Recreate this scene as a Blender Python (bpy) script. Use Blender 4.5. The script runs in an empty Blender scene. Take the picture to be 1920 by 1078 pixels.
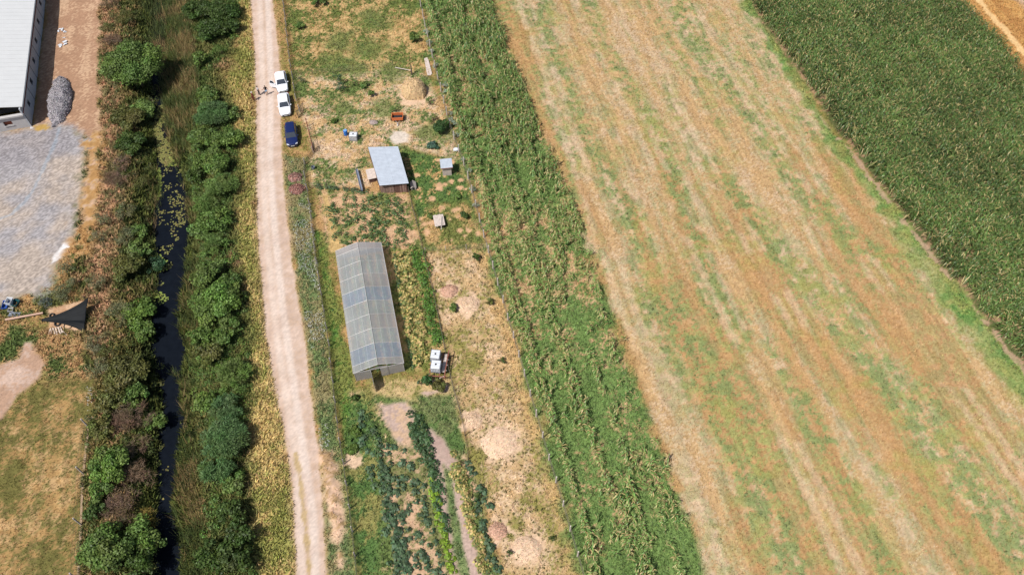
import bpy, math, random
import numpy as np
from mathutils import Matrix, Vector
# ---------------------------------------------------------------- camera, world, sun, exposure
R = math.radians
scene = bpy.context.scene
CAM_H, PITCH, FPX, IW, IH = 84.0, R(54.6), 1500.0, 1920.0, 1078.0
cam_d = bpy.data.cameras.new('camera'); cam = bpy.data.objects.new('camera', cam_d)
scene.collection.objects.link(cam); scene.camera = cam
cam.location = (0, 0, CAM_H); cam.rotation_euler = (math.pi/2 - PITCH, 0, 0)
cam_d.sensor_fit = 'HORIZONTAL'; cam_d.sensor_width = 36.0; cam_d.lens = 36.0*FPX/IW
cam_d.clip_start = 1.0; cam_d.clip_end = 4000.0
SUN_EL, SUN_AZ = R(57), R(42)          # shadows fall along +SUN_AZ (from +X towards +Y)
world = bpy.data.worlds.new('World'); scene.world = world; world.use_nodes = True
nt = world.node_tree; nt.nodes.clear()
sky = nt.nodes.new('ShaderNodeTexSky'); sky.sky_type = 'NISHITA'; sky.sun_disc = False
sky.sun_elevation = SUN_EL
toward = (-math.cos(SUN_AZ), -math.sin(SUN_AZ))       # direction to the sun on the ground
sky.sun_rotation = math.atan2(toward[0], toward[1])
sky.air_density = 1.0; sky.dust_density = 2.0
bg = nt.nodes.new('ShaderNodeBackground'); bg.inputs['Strength'].default_value = 0.085
wo = nt.nodes.new('ShaderNodeOutputWorld')
nt.links.new(sky.outputs[0], bg.inputs[0]); nt.links.new(bg.outputs[0], wo.inputs[0])
sun_d = bpy.data.lights.new('sun', 'SUN'); sun_d.energy = 4.6; sun_d.angle = R(0.5); sun_d.color = (1.0, 0.97, 0.93)
sun = bpy.data.objects.new('sun', sun_d); scene.collection.objects.link(sun)
sd = Vector((-toward[0]*math.cos(SUN_EL), -toward[1]*math.cos(SUN_EL), -math.sin(SUN_EL)))
sun.rotation_euler = sd.to_track_quat('-Z', 'Y').to_euler(); sun.location = (0, 0, 120)
scene.view_settings.view_transform = 'Standard'; scene.view_settings.look = 'None'
scene.view_settings.exposure = 0.22; scene.view_settings.gamma = 1.0
scene.cycles.max_bounces = 6; scene.cycles.transparent_max_bounces = 12
scene.cycles.diffuse_bounces = 2; scene.cycles.glossy_bounces = 2; scene.cycles.transmission_bounces = 3

# ---------------------------------------------------------------- helpers
rng = np.random.default_rng(7)
random.seed(7)
COL = scene.collection.objects
CP, SP = math.cos(PITCH), math.sin(PITCH)
def P(px, py, z=0.0):
    "a spot of the photograph -> where it lies on the plane at height z"
    dx = (px - IW/2)/FPX; dy = (IH/2 - py)/FPX
    ry = CP + dy*SP; rz = -SP + dy*CP
    t = (CAM_H - z)/(-rz)
    return np.array((dx*t, ry*t, z))
def W(pts): return np.array([P(*p)[:2] for p in pts])
ROWA = math.atan2(0.42, 1.725)                        # field rows lean left of +Y
ROWD = np.array((-math.sin(ROWA), math.cos(ROWA))); ROWN = np.array((math.cos(ROWA), math.sin(ROWA)))
KALB = 1.42
def S(r, g, b, k=None):
    c = np.array((r, g, b))/255.0
    c = np.where(c <= 0.04045, c/12.92, ((c+0.055)/1.055)**2.4)
    return np.minimum(c/(k or KALB), 0.82)
def smooth(a, b, x):
    t = np.clip((x-a)/(b-a), 0, 1); return t*t*(3-2*t)
_tabs = {}
def vnoise(x, y, seed=0):
    if seed not in _tabs: _tabs[seed] = np.random.default_rng(1000+seed).random((256, 256))
    T = _tabs[seed]
    xi = np.floor(x).astype(int); yi = np.floor(y).astype(int)
    fx = x-xi; fy = y-yi; fx = fx*fx*(3-2*fx); fy = fy*fy*(3-2*fy)
    a = T[xi & 255, yi & 255]; b = T[(xi+1) & 255, yi & 255]; c = T[xi & 255, (yi+1) & 255]; d = T[(xi+1) & 255, (yi+1) & 255]
    return (a*(1-fx)+b*fx)*(1-fy)+(c*(1-fx)+d*fx)*fy
def fbm(x, y, s, seed=0, o=4):
    "0..1, mean .5; s = size in metres of the largest blotches"
    v = 0; a = 1; n = 0
    for i in range(o):
        v = v + a*vnoise(x/s*2**i + 17.3*i, y/s*2**i - 9.1*i, seed+i); n += a; a *= 0.55
    return np.clip((v/n-0.5)*1.7+0.5, 0, 1)
def sdist(X, Y, poly, margin=6.0):
    "signed distance, positive inside; far outside = -margin"
    out = np.full(X.shape, -margin)
    x0, y0 = poly.min(0)-margin; x1, y1 = poly.max(0)+margin
    m = (X > x0) & (X < x1) & (Y > y0) & (Y < y1)
    x = X[m]; y = Y[m]
    if x.size == 0: return out
    best = np.full(x.shape, 1e9); ins = np.zeros(x.shape, bool)
    n = len(poly)
    for i in range(n):
        ax, ay = poly[i]; bx, by = poly[(i+1) % n]
        ex, ey = bx-ax, by-ay
        t = np.clip(((x-ax)*ex+(y-ay)*ey)/(ex*ex+ey*ey+1e-12), 0, 1)
        d = (x-ax-t*ex)**2+(y-ay-t*ey)**2
        best = np.minimum(best, d)
        c = ((ay > y) != (by > y)) & (x < (bx-ax)*(y-ay)/(by-ay+1e-12)+ax)
        ins ^= c
    out[m] = np.where(ins, 1, -1)*np.sqrt(best)
    return out
def ldist(X, Y, line, margin=8.0):
    "distance to an open polyline"
    out = np.full(X.shape, margin)
    x0, y0 = line.min(0)-margin; x1, y1 = line.max(0)+margin
    m = (X > x0) & (X < x1) & (Y > y0) & (Y < y1)
    x = X[m]; y = Y[m]; best = np.full(x.shape, margin**2)
    for (ax, ay), (bx, by) in zip(line[:-1], line[1:]):
        ex, ey = bx-ax, by-ay
        t = np.clip(((x-ax)*ex+(y-ay)*ey)/(ex*ex+ey*ey+1e-12), 0, 1)
        best = np.minimum(best, (x-ax-t*ex)**2+(y-ay-t*ey)**2)
    out[m] = np.sqrt(best)
    return out

# ---- materials
def mat(name, rgb=None, rough=0.7, metal=0.0, spec=0.3, noise=None, bump=0.0, attr=False, transl=0.0, var=0.0, alpha=None, scale2=None):
    m = bpy.data.materials.new(name); m.use_nodes = True
    t = m.node_tree; N = t.nodes; L = t.links
    b = N['Principled BSDF']; out = N['Material Output']
    b.inputs['Roughness'].default_value = rough; b.inputs['Metallic'].default_value = metal
    b.inputs['Specular IOR Level'].default_value = spec
    src = None
    if attr:
        a = N.new('ShaderNodeAttribute'); a.attribute_name = 'Col'; src = a.outputs['Color']
    elif rgb is not None:
        a = N.new('ShaderNodeRGB'); a.outputs[0].default_value = (*rgb, 1); src = a.outputs[0]
    if noise:
        sc, lo, hi = noise
        tc = N.new('ShaderNodeTexCoord')
        nz = N.new('ShaderNodeTexNoise'); nz.inputs['Scale'].default_value = sc; nz.inputs['Detail'].default_value = 5; nz.inputs['Roughness'].default_value = 0.65
        L.new(tc.outputs['Object'], nz.inputs['Vector'])
        mr = N.new('ShaderNodeMapRange'); mr.inputs['From Min'].default_value = 0.3; mr.inputs['From Max'].default_value = 0.7
        mr.inputs['To Min'].default_value = lo; mr.inputs['To Max'].default_value = hi
        L.new(nz.outputs['Fac'], mr.inputs['Value'])
        mx = N.new('ShaderNodeVectorMath'); mx.operation = 'SCALE'
        L.new(src, mx.inputs[0]); L.new(mr.outputs[0], mx.inputs['Scale']); src = mx.outputs[0]
        if bump:
            bp = N.new('ShaderNodeBump'); bp.inputs['Strength'].default_value = bump; bp.inputs['Distance'].default_value = 0.05
            L.new(nz.outputs['Fac'], bp.inputs['Height']); L.new(bp.outputs[0], b.inputs['Normal'])
    if var:
        oi = N.new('ShaderNodeObjectInfo'); mr = N.new('ShaderNodeMapRange')
        mr.inputs['To Min'].default_value = 1-var; mr.inputs['To Max'].default_value = 1+var
        L.new(oi.outputs['Random'], mr.inputs['Value'])
        mx = N.new('ShaderNodeVectorMath'); mx.operation = 'SCALE'
        L.new(src, mx.inputs[0]); L.new(mr.outputs[0], mx.inputs['Scale']); src = mx.outputs[0]
    L.new(src, b.inputs['Base Color'])
    sh = b.outputs[0]
    if transl:
        tr = N.new('ShaderNodeBsdfTranslucent'); L.new(src, tr.inputs['Color'])
        ms = N.new('ShaderNodeMixShader'); ms.inputs[0].default_value = transl
        L.new(sh, ms.inputs[1]); L.new(tr.outputs[0], ms.inputs[2]); sh = ms.outputs[0]
    if alpha is not None:
        tp = N.new('ShaderNodeBsdfTransparent'); ms = N.new('ShaderNodeMixShader'); ms.inputs[0].default_value = alpha
        L.new(tp.outputs[0], ms.inputs[1]); L.new(sh, ms.inputs[2]); sh = ms.outputs[0]
    L.new(sh, out.inputs['Surface'])
    return m
M_GROUND = mat('ground_cover', attr=True, rough=0.95, spec=0.1, noise=(3.5, 0.84, 1.16), bump=0.35)
M_ROAD = mat('road_surface', attr=True, rough=0.95, spec=0.1, noise=(11, 0.94, 1.06), bump=0.12)
M_GRAV = mat('gravel_surface', attr=True, rough=0.95, spec=0.1, noise=(14, 0.84, 1.16), bump=0.3)
M_LEAF = mat('leaf', attr=True, rough=0.55, spec=0.3, transl=0.28)
M_LEAFV = mat('leaf_varied', attr=True, rough=0.55, spec=0.3, transl=0.28, var=0.22)
M_MAIZE = mat('maize_leaf', attr=True, rough=0.42, spec=0.5, transl=0.25)
M_MAIZEV = mat('maize_leaf_varied', attr=True, rough=0.42, spec=0.5, transl=0.25, var=0.2)
M_STRAW = mat('straw', attr=True, rough=0.8, spec=0.15, transl=0.15)
M_BARK = mat('bark', (0.12, 0.09, 0.065), rough=0.9, noise=(9, 0.6, 1.4))

# ---- mesh from arrays
def mesh_np(name, V, F, C=None, m=None, smooth_=False):
    me = bpy.data.meshes.new(name)
    V = np.ascontiguousarray(V, np.float32); F = np.ascontiguousarray(F, np.int32)
    k = F.shape[1]
    me.vertices.add(len(V)); me.vertices.foreach_set('co', V.ravel())
    me.loops.add(F.size); me.loops.foreach_set('vertex_index', F.ravel())
    me.polygons.add(len(F)); me.polygons.foreach_set('loop_start', np.arange(0, F.size, k, dtype=np.int32))
    me.update(calc_edges=True)
    if C is not None:
        a = me.attributes.new('Col', 'FLOAT_COLOR', 'POINT')
        a.data.foreach_set('color', np.concatenate([C, np.ones((len(C), 1))], 1).astype(np.float32).ravel())
    if m: me.materials.append(m)
    if smooth_: me.polygons.foreach_set('use_smooth', np.ones(len(F), bool))
    return me
def link(name, me, parent=None, loc=None, rz=None):
    o = bpy.data.objects.new(name, me); COL.link(o)
    if parent is not None: o.parent = parent
    if loc is not None: o.location = loc
    if rz is not None: o.rotation_euler = (0, 0, rz)
    return o
def tag(o, label=None, cat=None, group=None, kind=None):
    if label: o['label'] = label
    if cat: o['category'] = cat
    if group: o['group'] = group
    if kind: o['kind'] = kind
    return o
def thing(name, label, cat, loc, rz=0.0, group=None):
    o = bpy.data.objects.new(name, None); COL.link(o); o.empty_display_size = 0.3
    o.location = tuple(loc); o.rotation_euler = (0, 0, rz)
    return tag(o, label, cat, group)

class MB:
    "gathers boxes, tubes and lofts; build() links them as one mesh object"
    def __init__(s): s.v = []; s.f = []; s.mi = []; s.mat = 0
    def add(s, vs, fs):
        b = len(s.v); s.v += [tuple(map(float, q)) for q in vs]
        for f in fs: s.f.append([b+i for i in f]); s.mi.append(s.mat)
        return s
    def box(s, c, d, rz=0.0, rx=0.0, ry=0.0):
        x, y, z = (q/2 for q in d)
        M = Matrix.Rotation(rz, 3, 'Z') @ Matrix.Rotation(rx, 3, 'X') @ Matrix.Rotation(ry, 3, 'Y')
        vs = [M @ Vector(p) + Vector(c) for p in ((-x,-y,-z),(x,-y,-z),(x,y,-z),(-x,y,-z),(-x,-y,z),(x,-y,z),(x,y,z),(-x,y,z))]
        return s.add(vs, [(0,3,2,1),(4,5,6,7),(0,1,5,4),(1,2,6,5),(2,3,7,6),(3,0,4,7)])
    def tube(s, p0, p1, r0, r1=None, n=8, cap=True):
        r1 = r0 if r1 is None else r1
        p0 = Vector(p0); p1 = Vector(p1); d = (p1-p0).normalized()
        a = d.orthogonal().normalized(); b = d.cross(a)
        vs = [p0+(a*math.cos(t)+b*math.sin(t))*r0 for t in np.linspace(0, 2*math.pi, n, endpoint=False)]
        vs += [p1+(a*math.cos(t)+b*math.sin(t))*r1 for t in np.linspace(0, 2*math.pi, n, endpoint=False)]
        fs = [(i, (i+1) % n, n+(i+1) % n, n+i) for i in range(n)]
        if cap: fs += [tuple(range(n-1, -1, -1)), tuple(range(n, 2*n))]
        return s.add(vs, fs)
    def loft(s, rings, close=True, cap=True):
        n = len(rings[0]); vs = [p for r in rings for p in r]; fs = []
        for k in range(len(rings)-1):
            for i in range(n if close else n-1):
                j = (i+1) % n
                fs.append((k*n+i, k*n+j, (k+1)*n+j, (k+1)*n+i))
        if cap: fs += [tuple(range(n-1, -1, -1)), tuple((len(rings)-1)*n+i for i in range(n))]
        return s.add(vs, fs)
    def poly(s, pts): return s.add(pts, [tuple(range(len(pts)))])
    def slab(s, pts, nrm, t):
        "flat polygon given a thickness t along nrm"
        n = len(pts); q = [tuple(np.array(p)+np.array(nrm)*t) for p in pts]
        return s.add(list(pts)+q, [tuple(range(n-1, -1, -1)), tuple(range(n, 2*n))]+[(i, (i+1) % n, n+(i+1) % n, n+i) for i in range(n)])
    def ball(s, c, r, sq=(1, 1, 1), nu=10, nv=6):
        rings = []
        for j in range(1, nv):
            a = math.pi*j/nv
            rings.append([(c[0]+r*sq[0]*math.sin(a)*math.cos(t), c[1]+r*sq[1]*math.sin(a)*math.sin(t), c[2]-r*sq[2]*math.cos(a)) for t in np.linspace(0, 2*math.pi, nu, endpoint=False)])
        return s.loft(rings)
    def mesh(s, name, mats, bevel=0):
        me = bpy.data.meshes.new(name); me.from_pydata(s.v, [], s.f)
        mats = mats if isinstance(mats, (list, tuple)) else [mats]
        for m in mats: me.materials.append(m)
        if len(mats) > 1: me.polygons.foreach_set('material_index', s.mi)
        me.update(); return me
    def build(s, name, mats, parent=None, loc=None, rz=None, smooth_=False, bevel=0.0):
        me = s.mesh(name, mats)
        if smooth_: me.polygons.foreach_set('use_smooth', [True]*len(me.polygons))
        o = link(name, me, parent, loc, rz)
        if bevel:
            bm = o.modifiers.new('bevel', 'BEVEL'); bm.width = bevel; bm.segments = 2; bm.limit_method = 'ANGLE'
        return o

# ---- vegetation arrays
def blades(p, h, w, col, lean=0.7):
    "p (N,3) roots; one triangle each"
    n = len(p); a = rng.random(n)*2*np.pi; l = h*lean*(0.4+1.0*rng.random(n))
    b = a + np.pi/2 + (rng.random(n)-.5)
    q = np.stack([np.cos(b), np.sin(b), np.zeros(n)], 1)*(np.asarray(w)*np.ones(n)/2)[:, None]
    tip = p + np.stack([np.cos(a)*l, np.sin(a)*l, h*(0.7+0.5*rng.random(n))], 1)
    V = np.stack([p-q, p+q, tip], 1).reshape(-1, 3)
    C = np.repeat(col, 3, 0)
    return V, np.arange(3*n).reshape(-1, 3), C
def leafquads(p, nrm, ln, wd, col, along=None):
    "p centres, nrm normals; rhombic leaves"
    n = len(p); nrm = nrm/np.linalg.norm(nrm, axis=1, keepdims=True)
    d = rng.normal(size=(n, 3)) if along is None else along
    d = d - nrm*(d*nrm).sum(1, keepdims=True); d /= np.linalg.norm(d, axis=1, keepdims=True)+1e-9
    s = np.cross(nrm, d)
    ln = (np.asarray(ln)*np.ones(n))[:, None]; wd = (np.asarray(wd)*np.ones(n))[:, None]
    V = np.stack([p-d*ln/2, p+s*wd/2-d*ln*.05, p+d*ln/2-nrm*ln*.12, p-s*wd/2-d*ln*.05], 1).reshape(-1, 3)
    return V, np.arange(4*n).reshape(-1, 4), np.repeat(col, 4, 0)
def vary(col, n, v=0.25, hue=0.08):
    c = np.asarray(col)*np.ones((n, 3))
    return np.clip(c*(1+v*rng.normal(size=(n, 1)))*(1+hue*rng.normal(size=(n, 3))), 0.004, 0.85)
# ---------------------------------------------------------------- the land
WATER_Z = -1.55
water_px = [(292,-60),(306,-60),(310,60),(306,160),(312,230),(326,300),(346,340),(352,420),(344,520),(328,590),(346,650),(334,720),(338,800),(326,870),(320,950),(338,1030),(334,1110),(284,1110),(286,1000),(300,930),(296,840),(308,800),(306,720),(290,660),(286,600),(298,540),(290,470),(286,420),(298,350),(296,300),(286,220),(282,120)]
WATER = np.array([P(x, y, WATER_Z)[:2] for x, y in water_px])
def ground_z(X, Y):
    X = np.asarray(X, float); Y = np.asarray(Y, float)
    d = -sdist(X, Y, WATER, 9.0)
    z = -1.8*(1-smooth(-1.0, 4.6, d + (fbm(X, Y, 3, 40)-.5)*1.0))
    return z + (fbm(X, Y, 5, 41)-.5)*0.16
def gz(x, y): return float(ground_z(np.array([x]), np.array([y]))[0])
def G(px, py):
    "where a spot of the photograph meets the land"
    z = 0.0
    for _ in range(4):
        p = P(px, py, z); z = gz(p[0], p[1])
    p = P(px, py, z); p[2] = z
    return p

# colours as they look in the sun (turned into albedo by S)
c_dry = S(212,176,126); c_dry2 = S(190,150,98); c_pale = S(222,192,158); c_grass = S(112,132,66); c_grass2 = S(84,116,58)
c_olive = S(136,128,66); c_soil = S(206,172,140); c_mauve = S(196,168,152); c_road = S(224,198,178); c_road2 = S(212,180,154)
c_dirt = S(178,138,108); c_dirt2 = S(205,168,134); c_grav = S(164,158,158); c_grav2 = S(182,166,152)
c_bank = S(92,98,50); c_dark = S(60,72,36); c_wheat = S(201,165,116); c_wheat2 = S(206,178,142); c_wheat3 = S(190,146,94)
c_fgreen = S(158,160,94); c_weed = S(98,142,68); c_rust = S(168,120,84)

road_l = [(466,-60),(470,0),(477,100),(480,200),(481,300),(481,400),(488,500),(496,600),(510,700),(532,800),(547,900),(553,1000),(557,1110)]
road_r = [(611,1110),(608,1000),(601,900),(592,800),(580,720),(574,650),(558,560),(546,480),(536,400),(528,300),(527,180),(522,100),(511,0),(505,-60)]
ROAD = W(road_l+road_r)
TRACK = W([(100,-60),(192,-60),(187,0),(184,130),(186,250),(180,330),(178,420),(150,430),(160,330),(168,258),(130,236),(85,240),(62,238),(96,-60)])
GRAVEL = W([(-120,248),(0,248),(60,241),(112,236),(150,246),(163,262),(160,330),(152,380),(146,430),(128,470),(108,500),(88,540),(40,556),(0,566),(-140,580)])
PASTURE = W([(-160,790),(0,782),(40,745),(90,715),(168,700),(163,800),(157,900),(146,1110),(-160,1110)])
BARE = W([(-80,690),(0,684),(36,672),(46,640),(60,640),(62,664),(82,682),(74,704),(34,738),(0,784),(-80,800)])
PLOT_N = W([(532,-50),(782,-50),(792,60),(800,140),(735,128),(660,136),(552,143)])
PLOT_M = W([(552,143),(660,136),(735,128),(800,140),(845,245),(870,310),(765,280),(690,280),(700,352),(582,352),(574,310),(590,285),(566,220)])
PLOT_E = W([(748,276),(868,300),(914,466),(796,474),(768,362)])
GARDEN = W([(592,356),(764,362),(794,474),(632,470),(612,470)])
SIDE = W([(718,462),(792,470),(832,640),(846,700),(762,694)])
PLOT_S = W([(797,474),(914,466),(962,630),(1003,775),(1054,943),(1098,1110),(960,1110),(905,930),(880,850),(860,760),(832,640)])
LOWER = W([(660,740),(850,716),(880,850),(905,930),(950,1110),(690,1110),(655,880)])
LAWN = W([(582,380),(612,470),(660,700),(668,760),(700,1110),(676,1110),(640,830),(622,690),(594,490)])
VERGE_E = W([(530,290),(572,300),(584,420),(620,680),(640,830),(672,1110),(616,1110),(600,880),(584,720),(550,480),(538,390)])
STRIP = W([(784,-60),(905,-60),(925,0),(1010,230),(1120,500),(1215,760),(1290,960),(1345,1120),(1100,1120),(1054,943),(1003,773),(961,629),(913,466),(874,322),(845,245),(808,105)])
FIELD = W([(905,-60),(1350,-60),(1410,20),(1560,262),(1700,436),(1840,620),(1935,735),(2060,880),(2200,1110),(1345,1120),(1290,960),(1215,760),(1120,500),(1010,230),(925,0)])
MAIZE = W([(1372,-60),(1740,-60),(1800,10),(1870,85),(1925,160),(2150,420),(2160,960),(1930,702),(1850,600),(1720,440),(1575,250),(1440,60)])
FAR = W([(1740,-60),(2200,-60),(2200,480),(1925,160),(1870,85),(1800,10)])
VERGE_W = W([(430,-50),(468,-50),(478,100),(480,300),(482,400),(496,600),(532,800),(552,1000),(556,1110),(480,1110),(470,1000),(462,820),(448,700),(470,600),(452,520),(432,420),(440,300),(425,180),(450,100)])

XA = np.arange(-104, 112.01, 0.21); YA = np.arange(17, 132.01, 0.21)
far_l = -104 - np.geomspace(2, 1900, 16)[::-1]; far_r = 112 + np.geomspace(2, 1900, 16)
far_d = 17 - np.geomspace(2, 1900, 14)[::-1]; far_u = 132 + np.geomspace(2, 1900, 16)
XS = np.concatenate([far_l, XA, far_r]); YS = np.concatenate([far_d, YA, far_u])
GX, GY = np.meshgrid(XS, YS, indexing='xy'); NXG, NYG = len(XS), len(YS)
X = GX.ravel(); Y = GY.ravel()
U = X*ROWD[0]+Y*ROWD[1]; V_ = X*ROWN[0]+Y*ROWN[1]
N1 = fbm(X, Y, 7, 1); N2 = fbm(X, Y, 2.2, 2); N3 = fbm(X, Y, 0.8, 3, 3); NF = rng.random(X.shape)
NW = fbm(U*0.12, V_, 1.5, 9)                       # drawn out along the rows
C = np.empty((len(X), 3)); TD = np.full(X.shape, 0.6); TH = np.full(X.shape, 0.2); KIND = np.zeros(X.shape, int)
def mix(a, b, t): return a*(1-t[:, None]) + b*t[:, None]
def lay(m, col, td=None, th=None):
    global C, TD, TH
    m = np.clip(m, 0, 1); C = mix(C, col, m)
    if td is not None: TD = TD*(1-m)+td*m
    if th is not None: TH = TH*(1-m)+th*m
def inside(poly, edge=0.5, amp=1.2, n=None):
    d = sdist(X, Y, poly); return smooth(-edge, edge, d + ((N2 if n is None else n)-.5)*amp), d
def two(a, b, n, lo=.4, hi=.6): return mix(a*np.ones((len(X), 1)), b*np.ones((len(X), 1)), smooth(lo, hi, n*.8 + N3*.2 + (NF-.5)*.36))
# everywhere else: dry grass with green blotches
C[:] = two(c_dry2, c_olive, N1*.6+N2*.4)
# ditch banks and their scrub
dW = -sdist(X, Y, WATER, 14.0)
lay(smooth(13, 8, dW+(N2-.5)*5)*(1-smooth(0, 1, sdist(X, Y, ROAD)+.5)), two(two(S(100,106,54), S(128,118,66), N2), S(182,146,104), N1*.5+N3*.5, .55, .7), .95, .42)
lay(smooth(4.0, 1.5, dW+(N2-.5)*2), two(c_dark, S(96,104,48), N3), .9, .5)
lay(smooth(0.6, -.4, dW), S(40,42,30), 0, .2)
LEFTB = W([(186,-50),(212,-50),(225,150),(225,300),(230,400),(215,520),(200,640),(172,700),(168,640),(150,560),(172,470),(184,330),(188,200)])
m, _ = inside(LEFTB, .8, 3); lay(m, two(S(196,150,112), S(122,112,72), N2*.6+N3*.4, .42, .62), .75, .35)
m, _ = inside(VERGE_W, .6, 2.0); lay(m, two(S(210,182,116), S(156,154,80), N2*.5+N1*.5, .40, .60), 1, .36)
m, _ = inside(VERGE_E, .4, 1.0); lay(m, two(S(116,134,82), S(150,140,96), N2), .9, .26)
MOUND = W([(592,850),(625,842),(640,900),(648,985),(640,1060),(618,1000),(606,930)])
m, _ = inside(MOUND, .5, 1.4); lay(m, two(S(226,188,156), S(180,146,104), N3, .5, .75), .25, .18)
# pasture at the lower left, bare ground by the tarpaulin
m, _ = inside(PASTURE, .5, 1.5); lay(m, two(two(S(184,146,92), S(206,168,116), N3, .35, .6), S(116,110,58), N1*.45+N2*.55, .36, .60)*(1+.09*np.sin(V_*2*np.pi/1.5+3*N2))[:, None], .85, .15)
m, _ = inside(W([(160,590),(90,590),(0,600),(-80,590),(-80,560),(40,556),(110,500),(150,540)]), .6, 2); lay(m, two(S(190,150,98), S(112,116,62), N2), .9, .3)
m, _ = inside(W([(0,600),(60,612),(150,640),(160,700),(90,715),(60,660),(0,690),(-80,690),(-80,600)]), .6, 2); lay(m, two(S(100,116,60), S(184,146,98), N2, .45, .65), .9, .28)
m, _ = inside(BARE, .35, .9); lay(m, two(S(210,180,160), S(186,150,124), N2), .04, .1)
m, _ = inside(W([(92,580),(166,560),(160,606),(150,622),(96,612)]), .25, .6); lay(m, two(S(214,176,140), S(190,148,112), N3), .05, .1)
# yard and track at the upper left
m, dT = inside(TRACK, .4, .9)
lay(m, two(c_dirt, c_dirt2, NW*.5+N2*.3+smooth(90, 75, Y)*.35, .4, .62), .03, .08)
m, dG = inside(GRAVEL, 1.5, 3.6, N2*.6+N3*.4)
gm = fbm(X, Y, 9, 12)*.6+N2*.25+smooth(86, 72, Y)*.12
lay(m, mix(c_grav*np.ones((len(X), 1)), c_grav2*np.ones((len(X), 1)), smooth(.36, .66, gm))*(0.80+0.40*NF[:, None])*(.92+.16*N3[:, None]), .01, .08)
RB = W([(338,-50),(452,-50),(446,80),(400,140),(440,200),(450,300),(440,470),(468,560),(470,740),(462,820),(470,960),(480,1110),(372,1110),(384,930),(372,780),(352,700),(372,560),(366,440),(350,320),(356,150)])
m, _ = inside(RB, .8, 2.5); lay(m*.85, two(S(86,104,50), S(112,116,62), N2), .95, .4)
dz = W([(0,248),(60,241),(115,240),(135,262),(120,290),(40,312),(-60,312),(-100,250)]); mm, _ = inside(dz, 1.0, 1.6)
lay(mm*.75, S(150,144,146)*(0.75+0.5*NF[:, None]))
m, _ = inside(W([(137,454),(120,455),(100,480),(94,496),(106,490),(128,474)]), .2, .5); lay(m, S(236,230,226), .02, .05)
m, _ = inside(W([(66,238),(84,235),(90,241),(70,248)]), .4, 1.2, N3); lay(m, S(192,156,84), .6, .2)
for line in ([(112,240),(104,266),(84,310),(66,350),(47,378),(20,402),(-20,418)],):
    d = ldist(X, Y, W(line)); lay(smooth(.38, .1, d+(N3-.5)*.3)*.5, S(158,172,184), 0)
m, _ = inside(W([(160,250),(190,250),(188,340),(184,420),(170,480),(120,520),(100,500),(140,440),(156,350)]), .8, 2.2); lay(m*(N3 > .35), two(S(204,164,112), S(182,138,84), N3), .7, .2)
# garden plots
m, _ = inside(PLOT_N, .4, 1); lay(m, two(two(S(212,176,120), S(196,160,104), N3), S(116,128,64), N1*.35+N2*.45+NW*.2, .44, .58), .85, .2)
m, _ = inside(PLOT_M, .5, 1); lay(m, two(two(c_dry, c_pale, N3), S(114,132,70), N1*.4+N2*.6, .53, .68), .8, .2)
for gx, gy, rr in ((615,120,3.2),(722,200,2.5),(818,250,3.5),(660,128,3),(735,135,3),(690,90,4),(700,40,4),(640,75,3),(640,205,2),(745,285,2)):
    q = P(gx, gy); d = np.hypot(X-q[0], Y-q[1]); lay(smooth(rr, rr*.4, d+(N2-.5)*3)*.8, two(S(96,124,62), S(124,136,72), N3))
m, _ = inside(PLOT_E, .5, 1); lay(m, two(two(S(92,120,62), S(110,134,66), N3), S(204,166,112), N2*.6+N3*.4, .66, .76), .9, .2)
m, _ = inside(W([(800,380),(880,370),(914,466),(800,474)]), .8, 2); lay(m*.8, two(S(132,134,70), S(196,160,106), N2, .5, .7), .9, .22)
m, _ = inside(GARDEN, .4, .8); lay(m, two(two(S(212,172,132), S(196,160,112), N2), S(122,132,72), N2*.5+N3*.5, .45, .62), .55, .2)
m, _ = inside(SIDE, .4, .8); lay(m, two(S(200,166,112), S(134,140,70), N2*.5+N3*.5, .4, .55), .6, .2)
m, _ = inside(LAWN, .4, .9); lay(m, two(S(98,134,58), S(134,140,70), N1*.4+N2*.6), .95, .2)
m, _ = inside(W([(600,366),(616,366),(640,470),(622,470)]), .3, .8); lay(m, S(206,172,112), .5, .15)
m, _ = inside(LOWER, .6, 1.4); lay(m, two(S(112,130,70), S(204,170,136), N2*.7+NW*.3, .50, .68), .7, .22)
m, _ = inside(W([(680,735),(700,735),(724,1110),(670,1110),(640,860),(650,760)]), .6, 1.6); lay(m, two(S(94,124,64), S(150,144,82), N2, .45, .7), .9, .2)
m, _ = inside(W([(690,712),(846,706),(848,742),(770,752),(700,742)]), .5, 1.2); lay(m, two(S(206,178,126), S(142,138,76), N2, .45, .65), .7, .18)
m, _ = inside(W([(712,758),(762,752),(780,770),(768,834),(734,824)]), .4, .8); lay(m, two(c_mauve, c_soil, N3), .06, .1)
m, _ = inside(W([(706,830),(800,850),(842,1078),(850,1110),(750,1110)]), .5, 1); lay(m, two(S(212,174,138), S(124,128,76), N2*.6+N3*.4, .42, .6), .4, .18)
m, _ = inside(W([(786,744),(846,740),(878,848),(850,858),(842,846),(796,800)]), .4, .8); lay(m, two(S(98,124,66), S(126,136,84), N3), .95, .2)
m, _ = inside(W([(796,796),(828,822),(852,852),(868,905),(880,945),(894,1040),(906,1110),(888,1110),(868,960),(846,905),(832,870),(850,1000),(866,1110),(852,1110),(826,960),(808,860)]), .3, .6); lay(m, two(c_mauve, S(184,154,140), N3), .05, .1)
m, _ = inside(W([(832,880),(846,880),(868,960),(886,1110),(868,1110),(846,990)]), .3, .6); lay(m, two(S(108,130,76), S(130,146,90), N3), .8, .18)
m, _ = inside(W([(846,905),(858,905),(884,1010),(900,1110),(888,1110)]), .2, .3); lay(m, c_mauve, .05, .1)
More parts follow.
